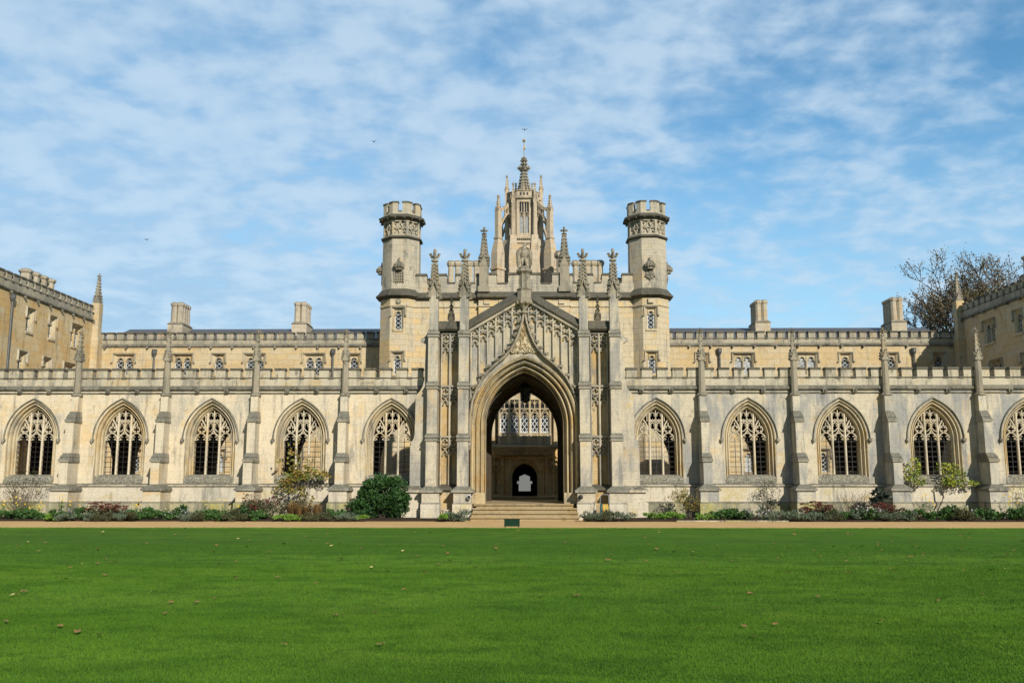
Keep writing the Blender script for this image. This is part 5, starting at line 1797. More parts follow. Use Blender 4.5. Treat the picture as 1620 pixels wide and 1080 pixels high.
for s in (-1, 1):
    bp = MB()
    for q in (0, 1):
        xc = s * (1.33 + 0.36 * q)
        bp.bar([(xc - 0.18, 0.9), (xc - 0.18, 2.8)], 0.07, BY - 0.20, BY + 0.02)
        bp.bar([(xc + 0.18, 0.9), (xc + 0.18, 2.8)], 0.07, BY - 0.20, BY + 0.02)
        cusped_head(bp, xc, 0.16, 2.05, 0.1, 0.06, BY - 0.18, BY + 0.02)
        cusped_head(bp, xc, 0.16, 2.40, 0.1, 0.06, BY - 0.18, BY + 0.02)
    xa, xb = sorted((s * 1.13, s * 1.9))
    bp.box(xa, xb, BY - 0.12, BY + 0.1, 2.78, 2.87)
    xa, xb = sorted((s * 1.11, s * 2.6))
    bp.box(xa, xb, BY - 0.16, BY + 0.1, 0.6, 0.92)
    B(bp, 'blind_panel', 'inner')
orl = MB()
OW = 1.32
orl.box(-OW - 0.45, OW + 0.45, BY - 0.78, BY, 3.32, 3.44)
orl.hexa([(-OW - 0.10, BY - 0.36, 2.92), (OW + 0.10, BY - 0.36, 2.92), (OW + 0.10, BY, 2.92), (-OW - 0.10, BY, 2.92)], [(-OW - 0.42, BY - 0.74, 3.32), (OW + 0.42, BY - 0.74, 3.32), (OW + 0.42, BY, 3.32), (-OW - 0.42, BY, 3.32)])
for k in range(26):
    x = -OW - 0.1 + (2 * OW + 0.2) * (k + 0.5) / 26
    orl.lump((x, BY - 0.55, 3.10 + 0.04 * (k % 2)), 0.07, (0, -1, -0.3))
orl.box(-OW, OW, BY - 0.60, BY, 3.442, 4.02)
nl = 5
lw_ = 2 * OW / nl
for k in range(nl + 1):
    x = -OW + k * lw_
    orl.bar([(x, 3.46), (x, 6.9)], 0.11, BY - 0.66, BY - 0.45)
for z in (3.50, 4.02, 5.30):
    orl.bar([(-OW, z), (OW, z)], 0.09, BY - 0.65, BY - 0.45)
for k in range(nl):
    xc = -OW + (k + 0.5) * lw_
    orl.sweep(ring(xc, 3.76, 0.17, 14), [(-0.03, BY - 0.60), (-0.02, BY - 0.635), (0.02, BY - 0.635), (0.03, BY - 0.60)], True)
    for q in range(4):
        a = PI / 4 + q * PI / 2
        orl.lump((xc + 0.09 * math.cos(a), BY - 0.60, 3.76 + 0.09 * math.sin(a)), 0.06, (0, -1, 0))
    cusped_head(orl, xc, lw_ / 2 - 0.04, 4.86, 0.03, 0.06, BY - 0.62, BY - 0.48)
    orl.bar([(xc - lw_ / 2, 4.98), (xc, 5.28), (xc + lw_ / 2, 4.98)], 0.05, BY - 0.61, BY - 0.48)
    orl.bar([(xc, 5.2), (xc, 5.75)], 0.05, BY - 0.61, BY - 0.48)
    for s in (-1, 1):
        cusped_head(orl, xc + s * lw_ / 4, lw_ / 4 - 0.02, 5.55, 0.03, 0.035, BY - 0.60, BY - 0.48)
orl.box(-OW, OW, BY - 0.63, BY, 5.78, 6.0)
for s in (-1, 1):
    orl.box(s * 1.75 - 0.22, s * 1.75 + 0.22, BY - 0.25, BY, 3.44, 6.6)
oro = B(orl, 'oriel_window', 'trim')
gl = MB()
gl.box(-OW, OW, BY - 0.50, BY - 0.46, 4.05, 5.78)
gl.build('pane', 'glass', oro)
ld = MB()
for k in range(nl):
    x0 = -OW + k * lw_ + 0.055
    wd = lw_ - 0.11
    pv = wd * 1.5
    for j in range(-2, 7):
        for d in (-1, 1):
            za, zb = 4.06 + j * pv / 2 * 1.0, 4.06 + j * pv / 2 + pv
            xa, xb = (x0, x0 + wd) if d > 0 else (x0 + wd, x0)
            lo, hi = 4.06, 4.95
            if zb <= lo or za >= hi:
                continue
            ta = max(0, (lo - za) / (zb - za))
            tb = min(1, (hi - za) / (zb - za))
            if tb - ta < 0.02:
                continue
            ld.sweep([(xa + (xb - xa) * ta, za + (zb - za) * ta), (xa + (xb - xa) * tb, za + (zb - za) * tb)], [(-0.013, BY - 0.525), (0.013, BY - 0.525), (0.013, BY - 0.51 - 0.002 * d), (-0.013, BY - 0.51 - 0.002 * d)], caps=False)
    ld.box(x0, x0 + 0.03, BY - 0.528, BY - 0.511, 4.06, 4.95)
    ld.box(x0 + wd - 0.03, x0 + wd, BY - 0.528, BY - 0.511, 4.06, 4.95)
    ld.box(x0, x0 + wd, BY - 0.529, BY - 0.512, 4.06, 4.10)
ld.build('leading', 'white_lead', oro)

# ------------------------------------------------------------------ lantern tower
LY = 15.2
lt = thing('lantern_tower', 'pierced stone crown tower with flying buttresses and crocketed spire rising above the gatehouse', 'tower', (0, LY, 0))


def BL(mb, name, mat='lantern', parent=None):
    return mb.build(name, mat, parent or lt, False, world=(parent is None))


k_ = MB()
k_.box(-1.78, 1.78, LY - 1.5, LY + 1.5, 11.3, 12.4)
k_.stack(0, LY, [(11.4, 1.50), (13.6, 1.45), (14.5, 1.32), (15.55, 1.28), (15.7, 1.14)], 8)
for s in (-1, 1):
    k_.box(s * 0.62 - 0.26, s * 0.62 + 0.26, LY - 1.62, LY - 1.1, 11.4, 14.3)
    k_.hexa([(s * 0.62 - 0.26, LY - 1.62, 14.3), (s * 0.62 + 0.26, LY - 1.62, 14.3), (s * 0.62 + 0.26, LY - 1.1, 14.3), (s * 0.62 - 0.26, LY - 1.1, 14.3)],
            [(s * 0.62 - 0.18, LY - 1.38, 15.75), (s * 0.62 + 0.18, LY - 1.38, 15.75), (s * 0.62 + 0.18, LY - 1.0, 15.75), (s * 0.62 - 0.18, LY - 1.0, 15.75)])
k_.sweep(ring(0, 14.55, 0.50, 24), [(-0.06, LY - 1.28), (-0.03, LY - 1.40), (0.03, LY - 1.40), (0.06, LY - 1.28)], True)
k_.sweep([(-0.44, 13.9), (-0.44, 15.3), (0.44, 15.3), (0.44, 13.9)], [(-0.05, LY - 1.28), (-0.03, LY - 1.37), (0.03, LY - 1.37), (0.05, LY - 1.28)])
for q in range(9):
    k_.box(-0.46 + q * 0.115 - 0.035, -0.46 + q * 0.115 + 0.035, LY - 1.40, LY - 1.2, 15.50, 15.62)
BL(k_, 'tower_base')
bd = MB()
AB = 1.0
for k in range(8):
    bd.m = face(0, LY, AB, k)
    e = AB * TAN
    bd.prism([(-e, 15.6), (e, 15.6), (e, 18.05), (-e, 18.05)], 0, 0.16, [[(0.30, 15.95), (-0.30, 15.95), (-0.30, 17.85), (0.30, 17.85)][::-1]])
    # window tracery
    bd.bar([(0, 15.95), (0, 17.85)], 0.07, 0.03, 0.15)
    for s in (-1, 1):
        cusped_head(bd, s * 0.15, 0.13, 16.95, 0.03, 0.04, 0.04, 0.15)
        bd.bar([(s * 0.30, 17.1), (s * 0.15, 17.28), (0, 17.1)], 0.045, 0.045, 0.15)
        bd.bar([(s * 0.15, 17.25), (s * 0.15, 17.85)], 0.04, 0.05, 0.15)
    bd.bar([(-0.30, 15.95), (-0.30, 17.85)], 0.05, -0.02, 0.15)
    bd.bar([(0.30, 15.95), (0.30, 17.85)], 0.05, -0.02, 0.15)
bd.m = Matrix.Identity(4)
bd.stack(0, LY, [(18.0, 1.02), (18.06, 1.12), (18.12, 1.12), (18.18, 1.04), (18.48, 1.04), (18.52, 1.09), (18.58, 1.04)], 8)
body = BL(bd, 'tower_body')
for k in range(8):
    ho = MB(face(0, LY, 1.043, k))
    for q in (-0.2, 0.0, 0.2):
        ho.box(q - 0.05, q + 0.05, -0.006, 0.05, 18.25, 18.42)
    ho.build('parapet_dark_plate', 'iron', body)  # dark plates on the parapet face, shade of openings given as colour
    gp = MB(face(0, LY, AB, k))
    gp.box(-0.30, 0.30, 0.12, 0.14, 15.95, 17.85)
    wn = gp.build('window', 'glass', body)
    if k in (0, 1, 7):
        ld = MB(face(0, LY, AB, k))
        for cx in (-0.15, 0.15):
            for j in range(-2, 13):
                for d in (-1, 1):
                    za, zb = 15.97 + j * 0.1, 15.97 + j * 0.1 + 0.39
                    xa, xb = (cx - 0.13, cx + 0.13) if d > 0 else (cx + 0.13, cx - 0.13)
                    lo, hi = 15.96, 17.0
                    ta, tb = max(0, (lo - za) / (zb - za)), min(1, (hi - za) / (zb - za))
                    if tb - ta > 0.03:
                        ld.sweep([(xa + (xb - xa) * ta, za + (zb - za) * ta), (xa + (xb - xa) * tb, za + (zb - za) * tb)], [(-0.007, 0.105), (0.007, 0.105), (0.007, 0.112 - 0.002 * d), (-0.007, 0.112 - 0.002 * d)], caps=False)
        ld.build('leading', 'white_lead', body)
for k in range(8):
    a = PI / 8 + k * PI / 4
    R_ = AB / math.cos(PI / 8) + 0.02
    px, py = R_ * math.cos(a), LY + R_ * math.sin(a)
    pn = MB()
    if k in (1, 2, 5, 6):
        px = math.copysign(0.50, math.cos(a))
    if k in (5, 6):
        px = math.copysign(0.64, math.cos(a))
        py = LY - 1.22
        pn.stack(px, py, [(14.9, 0.20), (15.6, 0.17), (15.75, 0.13), (17.75, 0.11)], 8)
        pinnacle(pn, px, py, 0.22, 17.7, 17.85, 19.0, 0.35, 5)
    else:
        pn.stack(px, py, [(15.4, 0.17), (15.55, 0.19), (15.7, 0.13), (17.6, 0.115)], 8)
        pinnacle(pn, px, py, 0.22, 17.5, 18.62, 19.72, 0.3, 5)
    BL(pn, 'corner_pinnacle')
for k in range(4):
    a = PI / 4 + k * PI / 2
    R_ = 2.15
    m0 = Matrix.Translation((0, LY, 0)) @ Matrix.Rotation(a, 4, 'Z')     # local x outward
    fb = MB(m0)
    fb.box(R_ - 0.28, R_ + 0.30, -0.26, 0.26, 11.4, 14.6)
    fb.hexa([(R_ - 0.28, -0.26, 14.6), (R_ + 0.30, -0.26, 14.6), (R_ + 0.30, 0.26, 14.6), (R_ - 0.28, 0.26, 14.6)], [(R_ - 0.19, -0.15, 15.5), (R_ + 0.13, -0.15, 15.5), (R_ + 0.13, 0.15, 15.5), (R_ - 0.19, 0.15, 15.5)])
    fb.box(R_ - 0.17, R_ + 0.12, -0.14, 0.14, 15.5, 17.1)
    fb.sweep([(1.0, 18.05), (1.25, 17.72), (1.55, 17.45), (1.95, 17.22), (2.15, 17.15)], [(-0.09, -0.08), (0.09, -0.08), (0.09, 0.08), (-0.09, 0.08)])
    fb.sweep([(1.0, 17.35), (1.2, 17.28), (1.5, 17.05), (1.75, 16.7), (1.9, 16.4), (2.0, 16.0)], [(-0.05, -0.06), (0.05, -0.06), (0.05, 0.06), (-0.05, 0.06)])
    fb.sweep([(1.0, 17.25), (1.0, 16.6), (1.12, 16.95), (1.35, 17.15)], [(-0.04, -0.06), (0.04, -0.06), (0.04, 0.06), (-0.04, 0.06)])
    fb.sweep([(1.25, 17.7), (1.35, 17.2)], [(-0.035, -0.05), (0.035, -0.05), (0.035, 0.05), (-0.035, 0.05)])
    fb.sweep([(1.55, 17.45), (1.6, 17.0)], [(-0.035, -0.05), (0.035, -0.05), (0.035, 0.05), (-0.035, 0.05)])
    for x, z in ((1.15, 17.95), (1.38, 17.68), (1.62, 17.48), (1.85, 17.34)):
        fb.lump((x, 0, z), 0.10, (0.4, 0, 1))
    fb.box(R_ - 0.34, R_ + 0.36, -0.31, 0.31, 13.6, 13.72)
    fb.box(R_ - 0.24, R_ + 0.18, -0.20, 0.20, 15.46, 15.56)
    fl_ = BL(fb, 'flying_buttress')
    pn = MB(m0)
    pinnacle(pn, R_ - 0.02, 0, 0.26, 17.0, 17.1, 18.15 + (0.15 if k in (0, 1) else 0.0), 0.35, 5)
    pn.build('pinnacle', 'lantern', fl_)
sp_ = MB()
sp_.stack(0, LY, [(18.45, 0.50), (18.8, 0.30), (19.4, 0.17), (20.05, 0.10), (20.10, 0.24), (20.18, 0.27), (20.28, 0.20), (20.36, 0.10), (20.75, 0.09), (20.80, 0.18), (20.90, 0.10), (21.0, 0.04)], 8)
for j in range(8):
    z = 18.75 + j * 0.19
    r = (0.44, 0.36, 0.30, 0.26, 0.23, 0.20, 0.18, 0.16)[j]
    for k in range(8):
        a = PI / 8 + k * PI / 4
        sp_.lump((r * math.cos(a), LY + r * math.sin(a), z), (0.125 if k % 2 else 0.08) - 0.005 * j, (math.cos(a), math.sin(a), 0.9))
for z, r, s_ in ((20.25, 0.30, 0.12), (20.50, 0.16, 0.08), (20.72, 0.16, 0.08), (20.86, 0.12, 0.06)):
    for k in range(8):
        a = k * PI / 4
        sp_.lump((r * math.cos(a), LY + r * math.sin(a), z), s_, (math.cos(a), math.sin(a), 0.5))
spire = BL(sp_, 'spire', 'pin')
vn = MB()
vn.tube([(0, LY, 20.95), (0, LY, 21.95)], 0.022, n=6)
vn.prism([(0.0, 21.35), (-0.10, 21.42), (0.10, 21.55), (0.05, 21.7), (0.0, 21.75)][::-1], LY - 0.01, LY + 0.01)
vn.blob((0, LY, 22.0), (0.10, 0.10, 0.10), 10, 6)
vn.build('weather_vane', 'gilt', spire)


# ------------------------------------------------------------------ planting
RNG = random.Random(11)


def leaf(mb, c, size, d=None, elong=1.6, rng=RNG):
    """one folded leaf: four corners bent along the midrib"""
    d = Vector(d) if d else Vector((rng.uniform(-1, 1), rng.uniform(-1, 1), rng.uniform(-0.6, 1)))
    if d.length < 1e-3:
        d = Vector((0, 0, 1))
    d.normalize()
    s = d.cross(Vector((rng.uniform(-1, 1), rng.uniform(-1, 1), rng.uniform(-1, 1))))
    if s.length < 1e-3:
        s = Vector((1, 0, 0))
    s.normalize()
    u = d.cross(s)
    c = Vector(c)
    w_ = size * 0.5
    L = size * elong
    a, b_ = c, c + d * L
    m_ = c + d * L * 0.45
    mb.add([a, m_ + s * w_ + u * w_ * 0.35, b_, m_ - s * w_ + u * w_ * 0.35], [(0, 1, 2), (0, 2, 3)])


def leafy(mb, c, r, n, size, shell=0.35, clumps=9, up=0.3, rng=RNG, elong=1.6):
    """leaf mass made of clumps inside an ellipsoid"""
    c = Vector(c)
    cs = []
    for k in range(clumps):
        while True:
            p = Vector((rng.uniform(-1, 1), rng.uniform(-1, 1), rng.uniform(-1, 1)))
            if shell <= p.length <= 1:
                break
        cs.append((p, rng.uniform(0.28, 0.5)))
    for i in range(n):
        p, q = rng.choice(cs)
        v = Vector((rng.gauss(0, 1), rng.gauss(0, 1), rng.gauss(0, 1))).normalized() * q * rng.uniform(0.5, 1.0)
        o = p + v
        pos = c + Vector((o.x * r[0], o.y * r[1], max(o.z, -1.0) * r[2]))
        leaf(mb, pos, size * rng.uniform(0.6, 1.25), (v.x + rng.uniform(-0.5, 0.5), v.y + rng.uniform(-0.5, 0.5), v.z + up), elong, rng)


def twigs(mb, base, tip_c, tip_r, n, r0=0.012, rng=RNG, wob=0.1, sub=2):
    for i in range(n):
        b_ = Vector(base) + Vector((rng.uniform(-0.1, 0.1), rng.uniform(-0.05, 0.05), 0))
        e = Vector(tip_c) + Vector((rng.uniform(-1, 1) * tip_r[0], rng.uniform(-1, 1) * tip_r[1], rng.uniform(-1, 1) * tip_r[2]))
        pts = [b_]
        for k in range(1, 5):
            q = k / 4
            p = b_.lerp(e, q) + Vector((rng.uniform(-wob, wob), rng.uniform(-wob, wob) * 0.4, rng.uniform(-wob, wob) * 0.5)) * (1 if k < 4 else 0.3)
            pts.append(p)
        mb.tube(pts, r0 * 0.7, r0 * 0.25, 4)
        for j in range(sub):
            k = rng.randint(1, 3)
            p = pts[k]
            mb.tube([p, p + Vector((rng.uniform(-0.2, 0.2), rng.uniform(-0.08, 0.08), rng.uniform(0.05, 0.3)))], r0 * 0.5, r0 * 0.25, 3)


ORD = ['first', 'second', 'third', 'fourth', 'fifth', 'sixth']


def where(x):
    wins = WIN_L if x < 0 else WIN_R
    side = 'left' if x < 0 else 'right'
    k = min(range(5), key=lambda i: abs(wins[i] - x))
    return 'under %s window %s of gate' % (ORD[k], side)


BEDS = []      # (name, description, category, group, x, y, builder key, scale)


def px(p, y=-0.7):
    """ground position across the bed for a place measured along the photograph's width"""
    return (p - 830.0) / 1450.0 * (38.0 + y)


def proto(kind, rng):
    mb = MB()
    if kind == 'lavender':
        leafy(mb, (0, 0, 0.14), (0.34, 0.28, 0.17), 420, 0.028, 0.3, 12, 0.9, rng, 4.0)
        return [('plant', mb, 'lf_grey')]
    if kind == 'lowgreen':
        leafy(mb, (0, 0, 0.16), (0.36, 0.28, 0.18), 330, 0.075, 0.2, 12, 0.5, rng, 1.3)
        return [('plant', mb, 'lf_mid')]
    if kind == 'darkmound':
        leafy(mb, (0, 0, 0.14), (0.38, 0.26, 0.16), 480, 0.030, 0.3, 12, 0.8, rng, 3.0)
        return [('plant', mb, 'lf_olive')]
    if kind == 'lime':
        leafy(mb, (0, 0, 0.11), (0.28, 0.22, 0.12), 260, 0.05, 0.2, 9, 0.6, rng, 1.6)
        return [('plant', mb, 'lf_lime')]
    if kind == 'dark':
        leafy(mb, (0, 0, 0.2), (0.34, 0.28, 0.22), 380, 0.06, 0.2, 12, 0.5, rng, 1.7)
        return [('plant', mb, 'lf_dark')]
    if kind == 'sedum':
        for k in range(26):
            a, r = rng.uniform(0, 6.28), rng.uniform(0, 0.42)
            x, y, z = r * math.cos(a) * 1.2, r * math.sin(a) * 0.7, rng.uniform(0.42, 0.62) - r * 0.35
            for j in range(15):
                leaf(mb, (x + rng.uniform(-0.075, 0.075), y + rng.uniform(-0.075, 0.075), z + rng.uniform(-0.02, 0.03)), 0.04, (rng.uniform(-1, 1), rng.uniform(-1, 1), 0.5), 1.1, rng)
        st_ = MB()
        leafy(st_, (0, 0, 0.2), (0.42, 0.28, 0.2), 260, 0.06, 0.2, 10, 0.4, rng, 1.6)
        return [('plant', st_, 'lf_olive'), ('flower_head', mb, 'lf_red')]
    if kind == 'bronze':
        for k in range(240):
            a = rng.uniform(0, 6.28)
            r = rng.uniform(0.0, 0.12)
            e = rng.uniform(0.15, 0.45)
            h = rng.uniform(0.35, 0.8)
            c = Vector((r * math.cos(a), r * math.sin(a), 0))
            m_ = c + Vector((math.cos(a) * e * 0.4, math.sin(a) * e * 0.4, h * 0.75))
            t_ = c + Vector((math.cos(a) * e, math.sin(a) * e, h * rng.uniform(0.7, 1.0)))
            s_ = Vector((-math.sin(a), math.cos(a), 0)) * 0.008
            mb.add([c - s_, c + s_, m_ + s_, m_ - s_, t_], [(0, 1, 2, 3), (3, 2, 4)])
        return [('plant', mb, 'lf_bronze')]
    if kind == 'redbush':
        leafy(mb, (0, 0, 0.4), (0.36, 0.25, 0.42), 420, 0.05, 0.2, 14, 0.4, rng, 1.6)
        fl_ = MB()
        leafy(fl_, (0, -0.03, 0.6), (0.38, 0.25, 0.34), 240, 0.045, 0.4, 14, 0.4, rng, 1.2)
        return [('plant', mb, 'lf_olive'), ('flower_head', fl_, 'lf_red')]
    if kind == 'daisy':
        g = MB()
        fl_ = MB()
        for k in range(5):
            x, y, h = rng.uniform(-0.3, 0.3), rng.uniform(-0.12, 0.12), rng.uniform(0.4, 0.85)
            g.tube([(x * 0.5, y * 0.5, 0), (x * 0.8, y, h * 0.5), (x, y, h)], 0.007, 0.005, 3)
            for j in range(7):
                q = rng.uniform(0.1, 0.75)
                leaf(g, (x * (0.5 + 0.5 * q), y, h * q), 0.045, None, 1.8, rng)
            for j in range(9):
                a = j * 0.7
                leaf(fl_, (x, y - 0.01, h), 0.026, (math.cos(a), -0.45, math.sin(a)), 1.5, rng)
        return [('plant', g, 'lf_mid'), ('flower', fl_, 'fl_yellow')]
    if kind == 'pale':
        g = MB()
        fl_ = MB()
        leafy(g, (0, 0, 0.2), (0.26, 0.2, 0.2), 200, 0.045, 0.2, 9, 0.5, rng, 1.8)
        for k in range(6):
            x, y, h = rng.uniform(-0.26, 0.26), rng.uniform(-0.24, 0.0), rng.uniform(0.22, 0.5)
            for j in range(6):
                a = j * 1.05
                leaf(fl_, (x, y, h), 0.022, (math.cos(a), -0.5, math.sin(a)), 1.3, rng)
        return [('plant', g, 'lf_grey'), ('flower', fl_, 'fl_white')]


KIND = {
    'lavender': ('lavender_plant', 'grey green mound of narrow leaves', 'plant', 'grey green mounds in the flower beds'),
    'lowgreen': ('leafy_plant', 'low mid green leafy clump', 'plant', 'green leafy clumps in the flower beds'),
    'darkmound': ('heather_plant', 'low dark olive bushy mound', 'plant', 'dark olive mounds in the flower beds'),
    'lime': ('lime_plant', 'small bright lime green clump', 'plant', 'lime green clumps in the flower beds'),
    'dark': ('bushy_plant', 'dark green bushy plant', 'plant', 'dark green plants in the flower beds'),
    'sedum': ('sedum_plant', 'plant with flat dark red flower heads', 'plant', 'dark red flowered plants in the beds'),
    'bronze': ('ornamental_grass', 'tuft of bronze dying grass', 'plant', 'bronze tufts in the beds'),
    'redbush': ('red_shrub', 'loose plant with reddish brown seed heads', 'plant', 'reddish brown plants in the beds'),
    'daisy': ('yellow_flower_plant', 'plant with yellow flowers on tall stems', 'flower', 'yellow flowers in the beds'),
    'pale': ('pale_flower_plant', 'plant with small pale flowers', 'flower', 'pale flowers in the beds'),
}
SPOTS = [
    ('lowgreen', [(22, -0.4), (38, -0.7), (56, -0.5), (70, -0.6), (100, -1.2), (116, -1.0), (135, -0.7), (226, -1.1), (248, -0.9), (262, -0.8), (278, -1.0), (345, -1.1), (362, -1.2), (408, -1.3), (420, -0.8), (330, -0.5), (545, -0.2), (530, 0.3),
                  (1135, -0.5), (1160, -0.7), (1172, -0.5), (1318, -0.9), (1338, -0.7), (1355, -0.9), (1432, -0.8), (1450, -1.0), (1470, -0.8), (1535, -0.9), (1558, -0.8), (1580, -0.9)]),
    ('dark', [(240, -0.3), (290, -0.5), (352, -0.4), (378, -0.7), (398, -0.6), (145, -0.2), (1146, -0.3), (1300, -0.6), (1345, -0.2), (1415, -0.5), (1480, -0.5), (1492, -0.8), (1548, -0.4), (1590, -0.4)]),
    ('lavender', [(112, -1.6), (148, -1.4), (205, -1.4), (310, -1.5), (548, -1.6), (562, -1.5), (715, -1.35), (730, -1.5), (928, -1.5), (942, -1.3), (968, -1.4), (990, -1.3), (1218, -1.2), (1235, -1.1), (1252, -1.3), (1270, -1.2), (1290, -1.1), (1385, -1.2), (1400, -1.3), (1418, -1.2)]),
    ('darkmound', [(165, -1.5), (182, -1.6), (220, -1.5), (322, -1.6), (376, -1.6), (392, -1.5), (500, -1.6), (525, -1.5), (955, -1.6), (1305, -1.3), (1500, -1.1), (1515, -1.2), (1604, -1.0), (1616, -1.1)]),
    ('lime', [(95, -1.5), (447, -1.5), (462, -1.6), (478, -1.4), (578, -1.6), (1028, -0.5), (1042, -0.45), (1058, -0.5), (1070, -0.4), (1105, -1.2), (704, -1.75)]),
    ('sedum', [(165, -0.5), (182, -0.6), (196, -0.5), (1262, -0.6), (1277, -0.5), (1290, -0.6), (1378, -0.7), (1394, -0.6)]),
    ('bronze', [(480, -0.6), (493, -0.5), (508, -0.7), (470, -0.4)]),
    ('redbush', [(405, -0.2), (418, -0.1), (436, -0.4), (452, -0.3)]),
    ('daisy', [(8, 0.2), (46, 0.1), (66, 0.0), (112, 0.1), (144, 0.0), (218, 0.0), (336, 0.2), (368, -0.2), (394, 0.0), (1453, 0.0), (1583, 0.1), (1600, 0.1)]),
    ('pale', [(122, -1.3), (272, -1.1), (300, -0.9), (1172, -1.0), (1198, -1.1), (1345, -1.2), (1372, -1.1), (1508, -0.9)]),
]
for kind, spots in SPOTS:
    name, desc, cat, grp = KIND[kind]
    protos = []
    for v in range(3):
        rg = random.Random(hash((len(kind), v, kind[0] == 'l')) % 1000 + v * 31 + len(kind) * 7)
        protos.append(proto(kind, rg))
    meshes = []
    for pr in protos:
        meshes.append([(nm, m_.build(nm, mt)) for nm, m_, mt in pr])
    for ms in meshes:
        for nm, o in ms:
            COL.objects.unlink(o)
    counts = {}
    for p, y in spots:
        counts.setdefault(where(px(p, y)), []).append(px(p, y))
    for i, (p, y) in enumerate(spots):
        x = px(p, y)
        wh = where(x)
        sibs = sorted(counts[wh])
        extra = ''
        if len(sibs) > 1:
            k = sibs.index(x)
            extra = ', leftmost' if k == 0 else (', rightmost' if k == len(sibs) - 1 else ', %s from left' % ORD[k])
        ms = meshes[i % 3]
        sc_ = RNG.uniform(0.8, 1.2)
        r_ = RNG.uniform(0, 6.28) if kind not in ('daisy', 'pale') else 0
        if len(ms) == 1:
            o = bpy.data.objects.new(name, ms[0][1].data)
            COL.objects.link(o)
            tag(o, desc + ' ' + wh + extra, cat, grp)
        else:
            o = thing(name, desc + ' ' + wh + extra, cat, group=grp)
            for nm, src in ms:
                c_ = src.copy()
                c_.name = 'foliage' if nm == 'plant' else nm
                COL.objects.link(c_)
                c_.parent = o
        o.location = (x, y - 0.22, 0.05)
        o.rotation_euler = (0, 0, r_)
        o.scale = (sc_ * 1.12, sc_, sc_)
        o['kind'] = 'thing'

# the large evergreen shrub beside the gateway
t_ = thing('evergreen_shrub', 'large dense dark green shrub filling the corner left of the gateway', 'shrub', (-5.85, 0.15, 0.05))
t_.scale = (0.94, 0.9, 0.93)
mb = MB()
rg = random.Random(4)
for cx_, cz_, rx, rz_ in ((0.0, 0.9, 0.72, 0.78), (-0.55, 0.6, 0.65, 0.6), (0.55, 0.62, 0.6, 0.62), (0.25, 1.25, 0.6, 0.55), (-0.25, 1.2, 0.5, 0.5), (0.75, 0.9, 0.42, 0.6), (-0.85, 0.45, 0.5, 0.45)):
    leafy(mb, (cx_, 0, cz_), (rx, 0.62, rz_), 1300, 0.075, 0.35, 26, 0.3, rg, 1.7)
for k in range(34):
    a = rg.uniform(-0.3, PI + 0.3)
    leafy(mb, (0.98 * math.cos(a) * rg.uniform(0.8, 1.12), rg.uniform(-0.35, 0.3), 0.62 + 1.05 * math.sin(a) * rg.uniform(0.75, 1.12)), (0.2, 0.2, 0.22), 85, 0.075, 0.1, 6, 0.6, rg, 1.8)
mb.build('foliage', 'lf_dark', t_)
mb = MB()
twigs(mb, (0, 0, 0), (0, 0, 1.2), (0.9, 0.4, 0.6), 16, 0.02, rg)
mb.build('stem', 'bark', t_)


def climber(name, label, x, y, blobs, stems, mat, rg, size=0.07, trunk=None, twigmat='twig', cat='climbing plant', elong=1.4):
    t_ = thing(name, label, cat, (x, y, 0.05))
    mb = MB()
    for (cx_, cz_, rx, rz_, n) in blobs:
        leafy(mb, (cx_, 0, cz_), (rx, 0.16, rz_), n, size, 0.05, 14, 0.0, rg, elong)
    mb.build('foliage', mat, t_)
    mb = MB()
    if trunk:
        mb.tube(trunk, 0.05, 0.03, 7)
    for (bx, tx, tz, rx, rz_, n) in stems:
        twigs(mb, (bx, 0.0, 0.0 if not trunk else trunk[-1][2]), (tx, 0.05, tz), (rx, 0.06, rz_), n, 0.013, rg, 0.12)
    mb.build('stem', twigmat, t_)
    return t_


rg = random.Random(21)
climber('climbing_vine', 'yellowing vine climbing the wall over the second window left of the gate', px(478, 0.9), 0.85,
        [(0.15, 1.75, 0.75, 0.22, 230), (-0.55, 1.45, 0.4, 0.25, 120), (-0.1, 1.1, 0.5, 0.25, 120), (-0.2, 2.1, 0.18, 0.6, 110), (0.35, 2.3, 0.16, 0.7, 80), (-0.48, 2.6, 0.10, 0.4, 30), (0.95, 1.75, 0.35, 0.22, 90), (-0.9, 1.15, 0.25, 0.3, 40), (0.1, 0.6, 0.5, 0.3, 90), (-0.15, 3.0, 0.08, 0.3, 14), (-0.95, 2.35, 0.14, 0.10, 9)],
        [(0.1, 0.1, 1.7, 0.9, 0.5, 8), (0.1, -0.3, 2.5, 0.2, 0.6, 3), (0.1, 0.4, 2.6, 0.2, 0.5, 3)], 'lf_yellow', rg, 0.10)
climber('wall_shrub', 'brown twiggy nearly leafless shrub against the wall at the far left', px(38, 0.9), 0.9,
        [(0.1, 1.35, 0.95, 0.35, 260), (-0.4, 1.0, 0.5, 0.4, 90), (0.4, 1.8, 0.3, 0.2, 60)],
        [(0.0, 0.1, 1.4, 0.95, 0.4, 34), (0.1, -0.3, 1.0, 0.6, 0.4, 12)], 'lf_olive', rg, 0.045, cat='shrub')
climber('rose_bush', 'loose green rose bush against the plinth right of the gateway', px(1078, 0.3), 0.35,
        [(-0.15, 0.85, 0.42, 0.42, 420), (0.3, 0.65, 0.35, 0.35, 250), (0.0, 1.05, 0.25, 0.2, 110)],
        [(0.2, 0.0, 0.8, 0.5, 0.35, 12)], 'lf_yellow', rg, 0.05, cat='shrub')
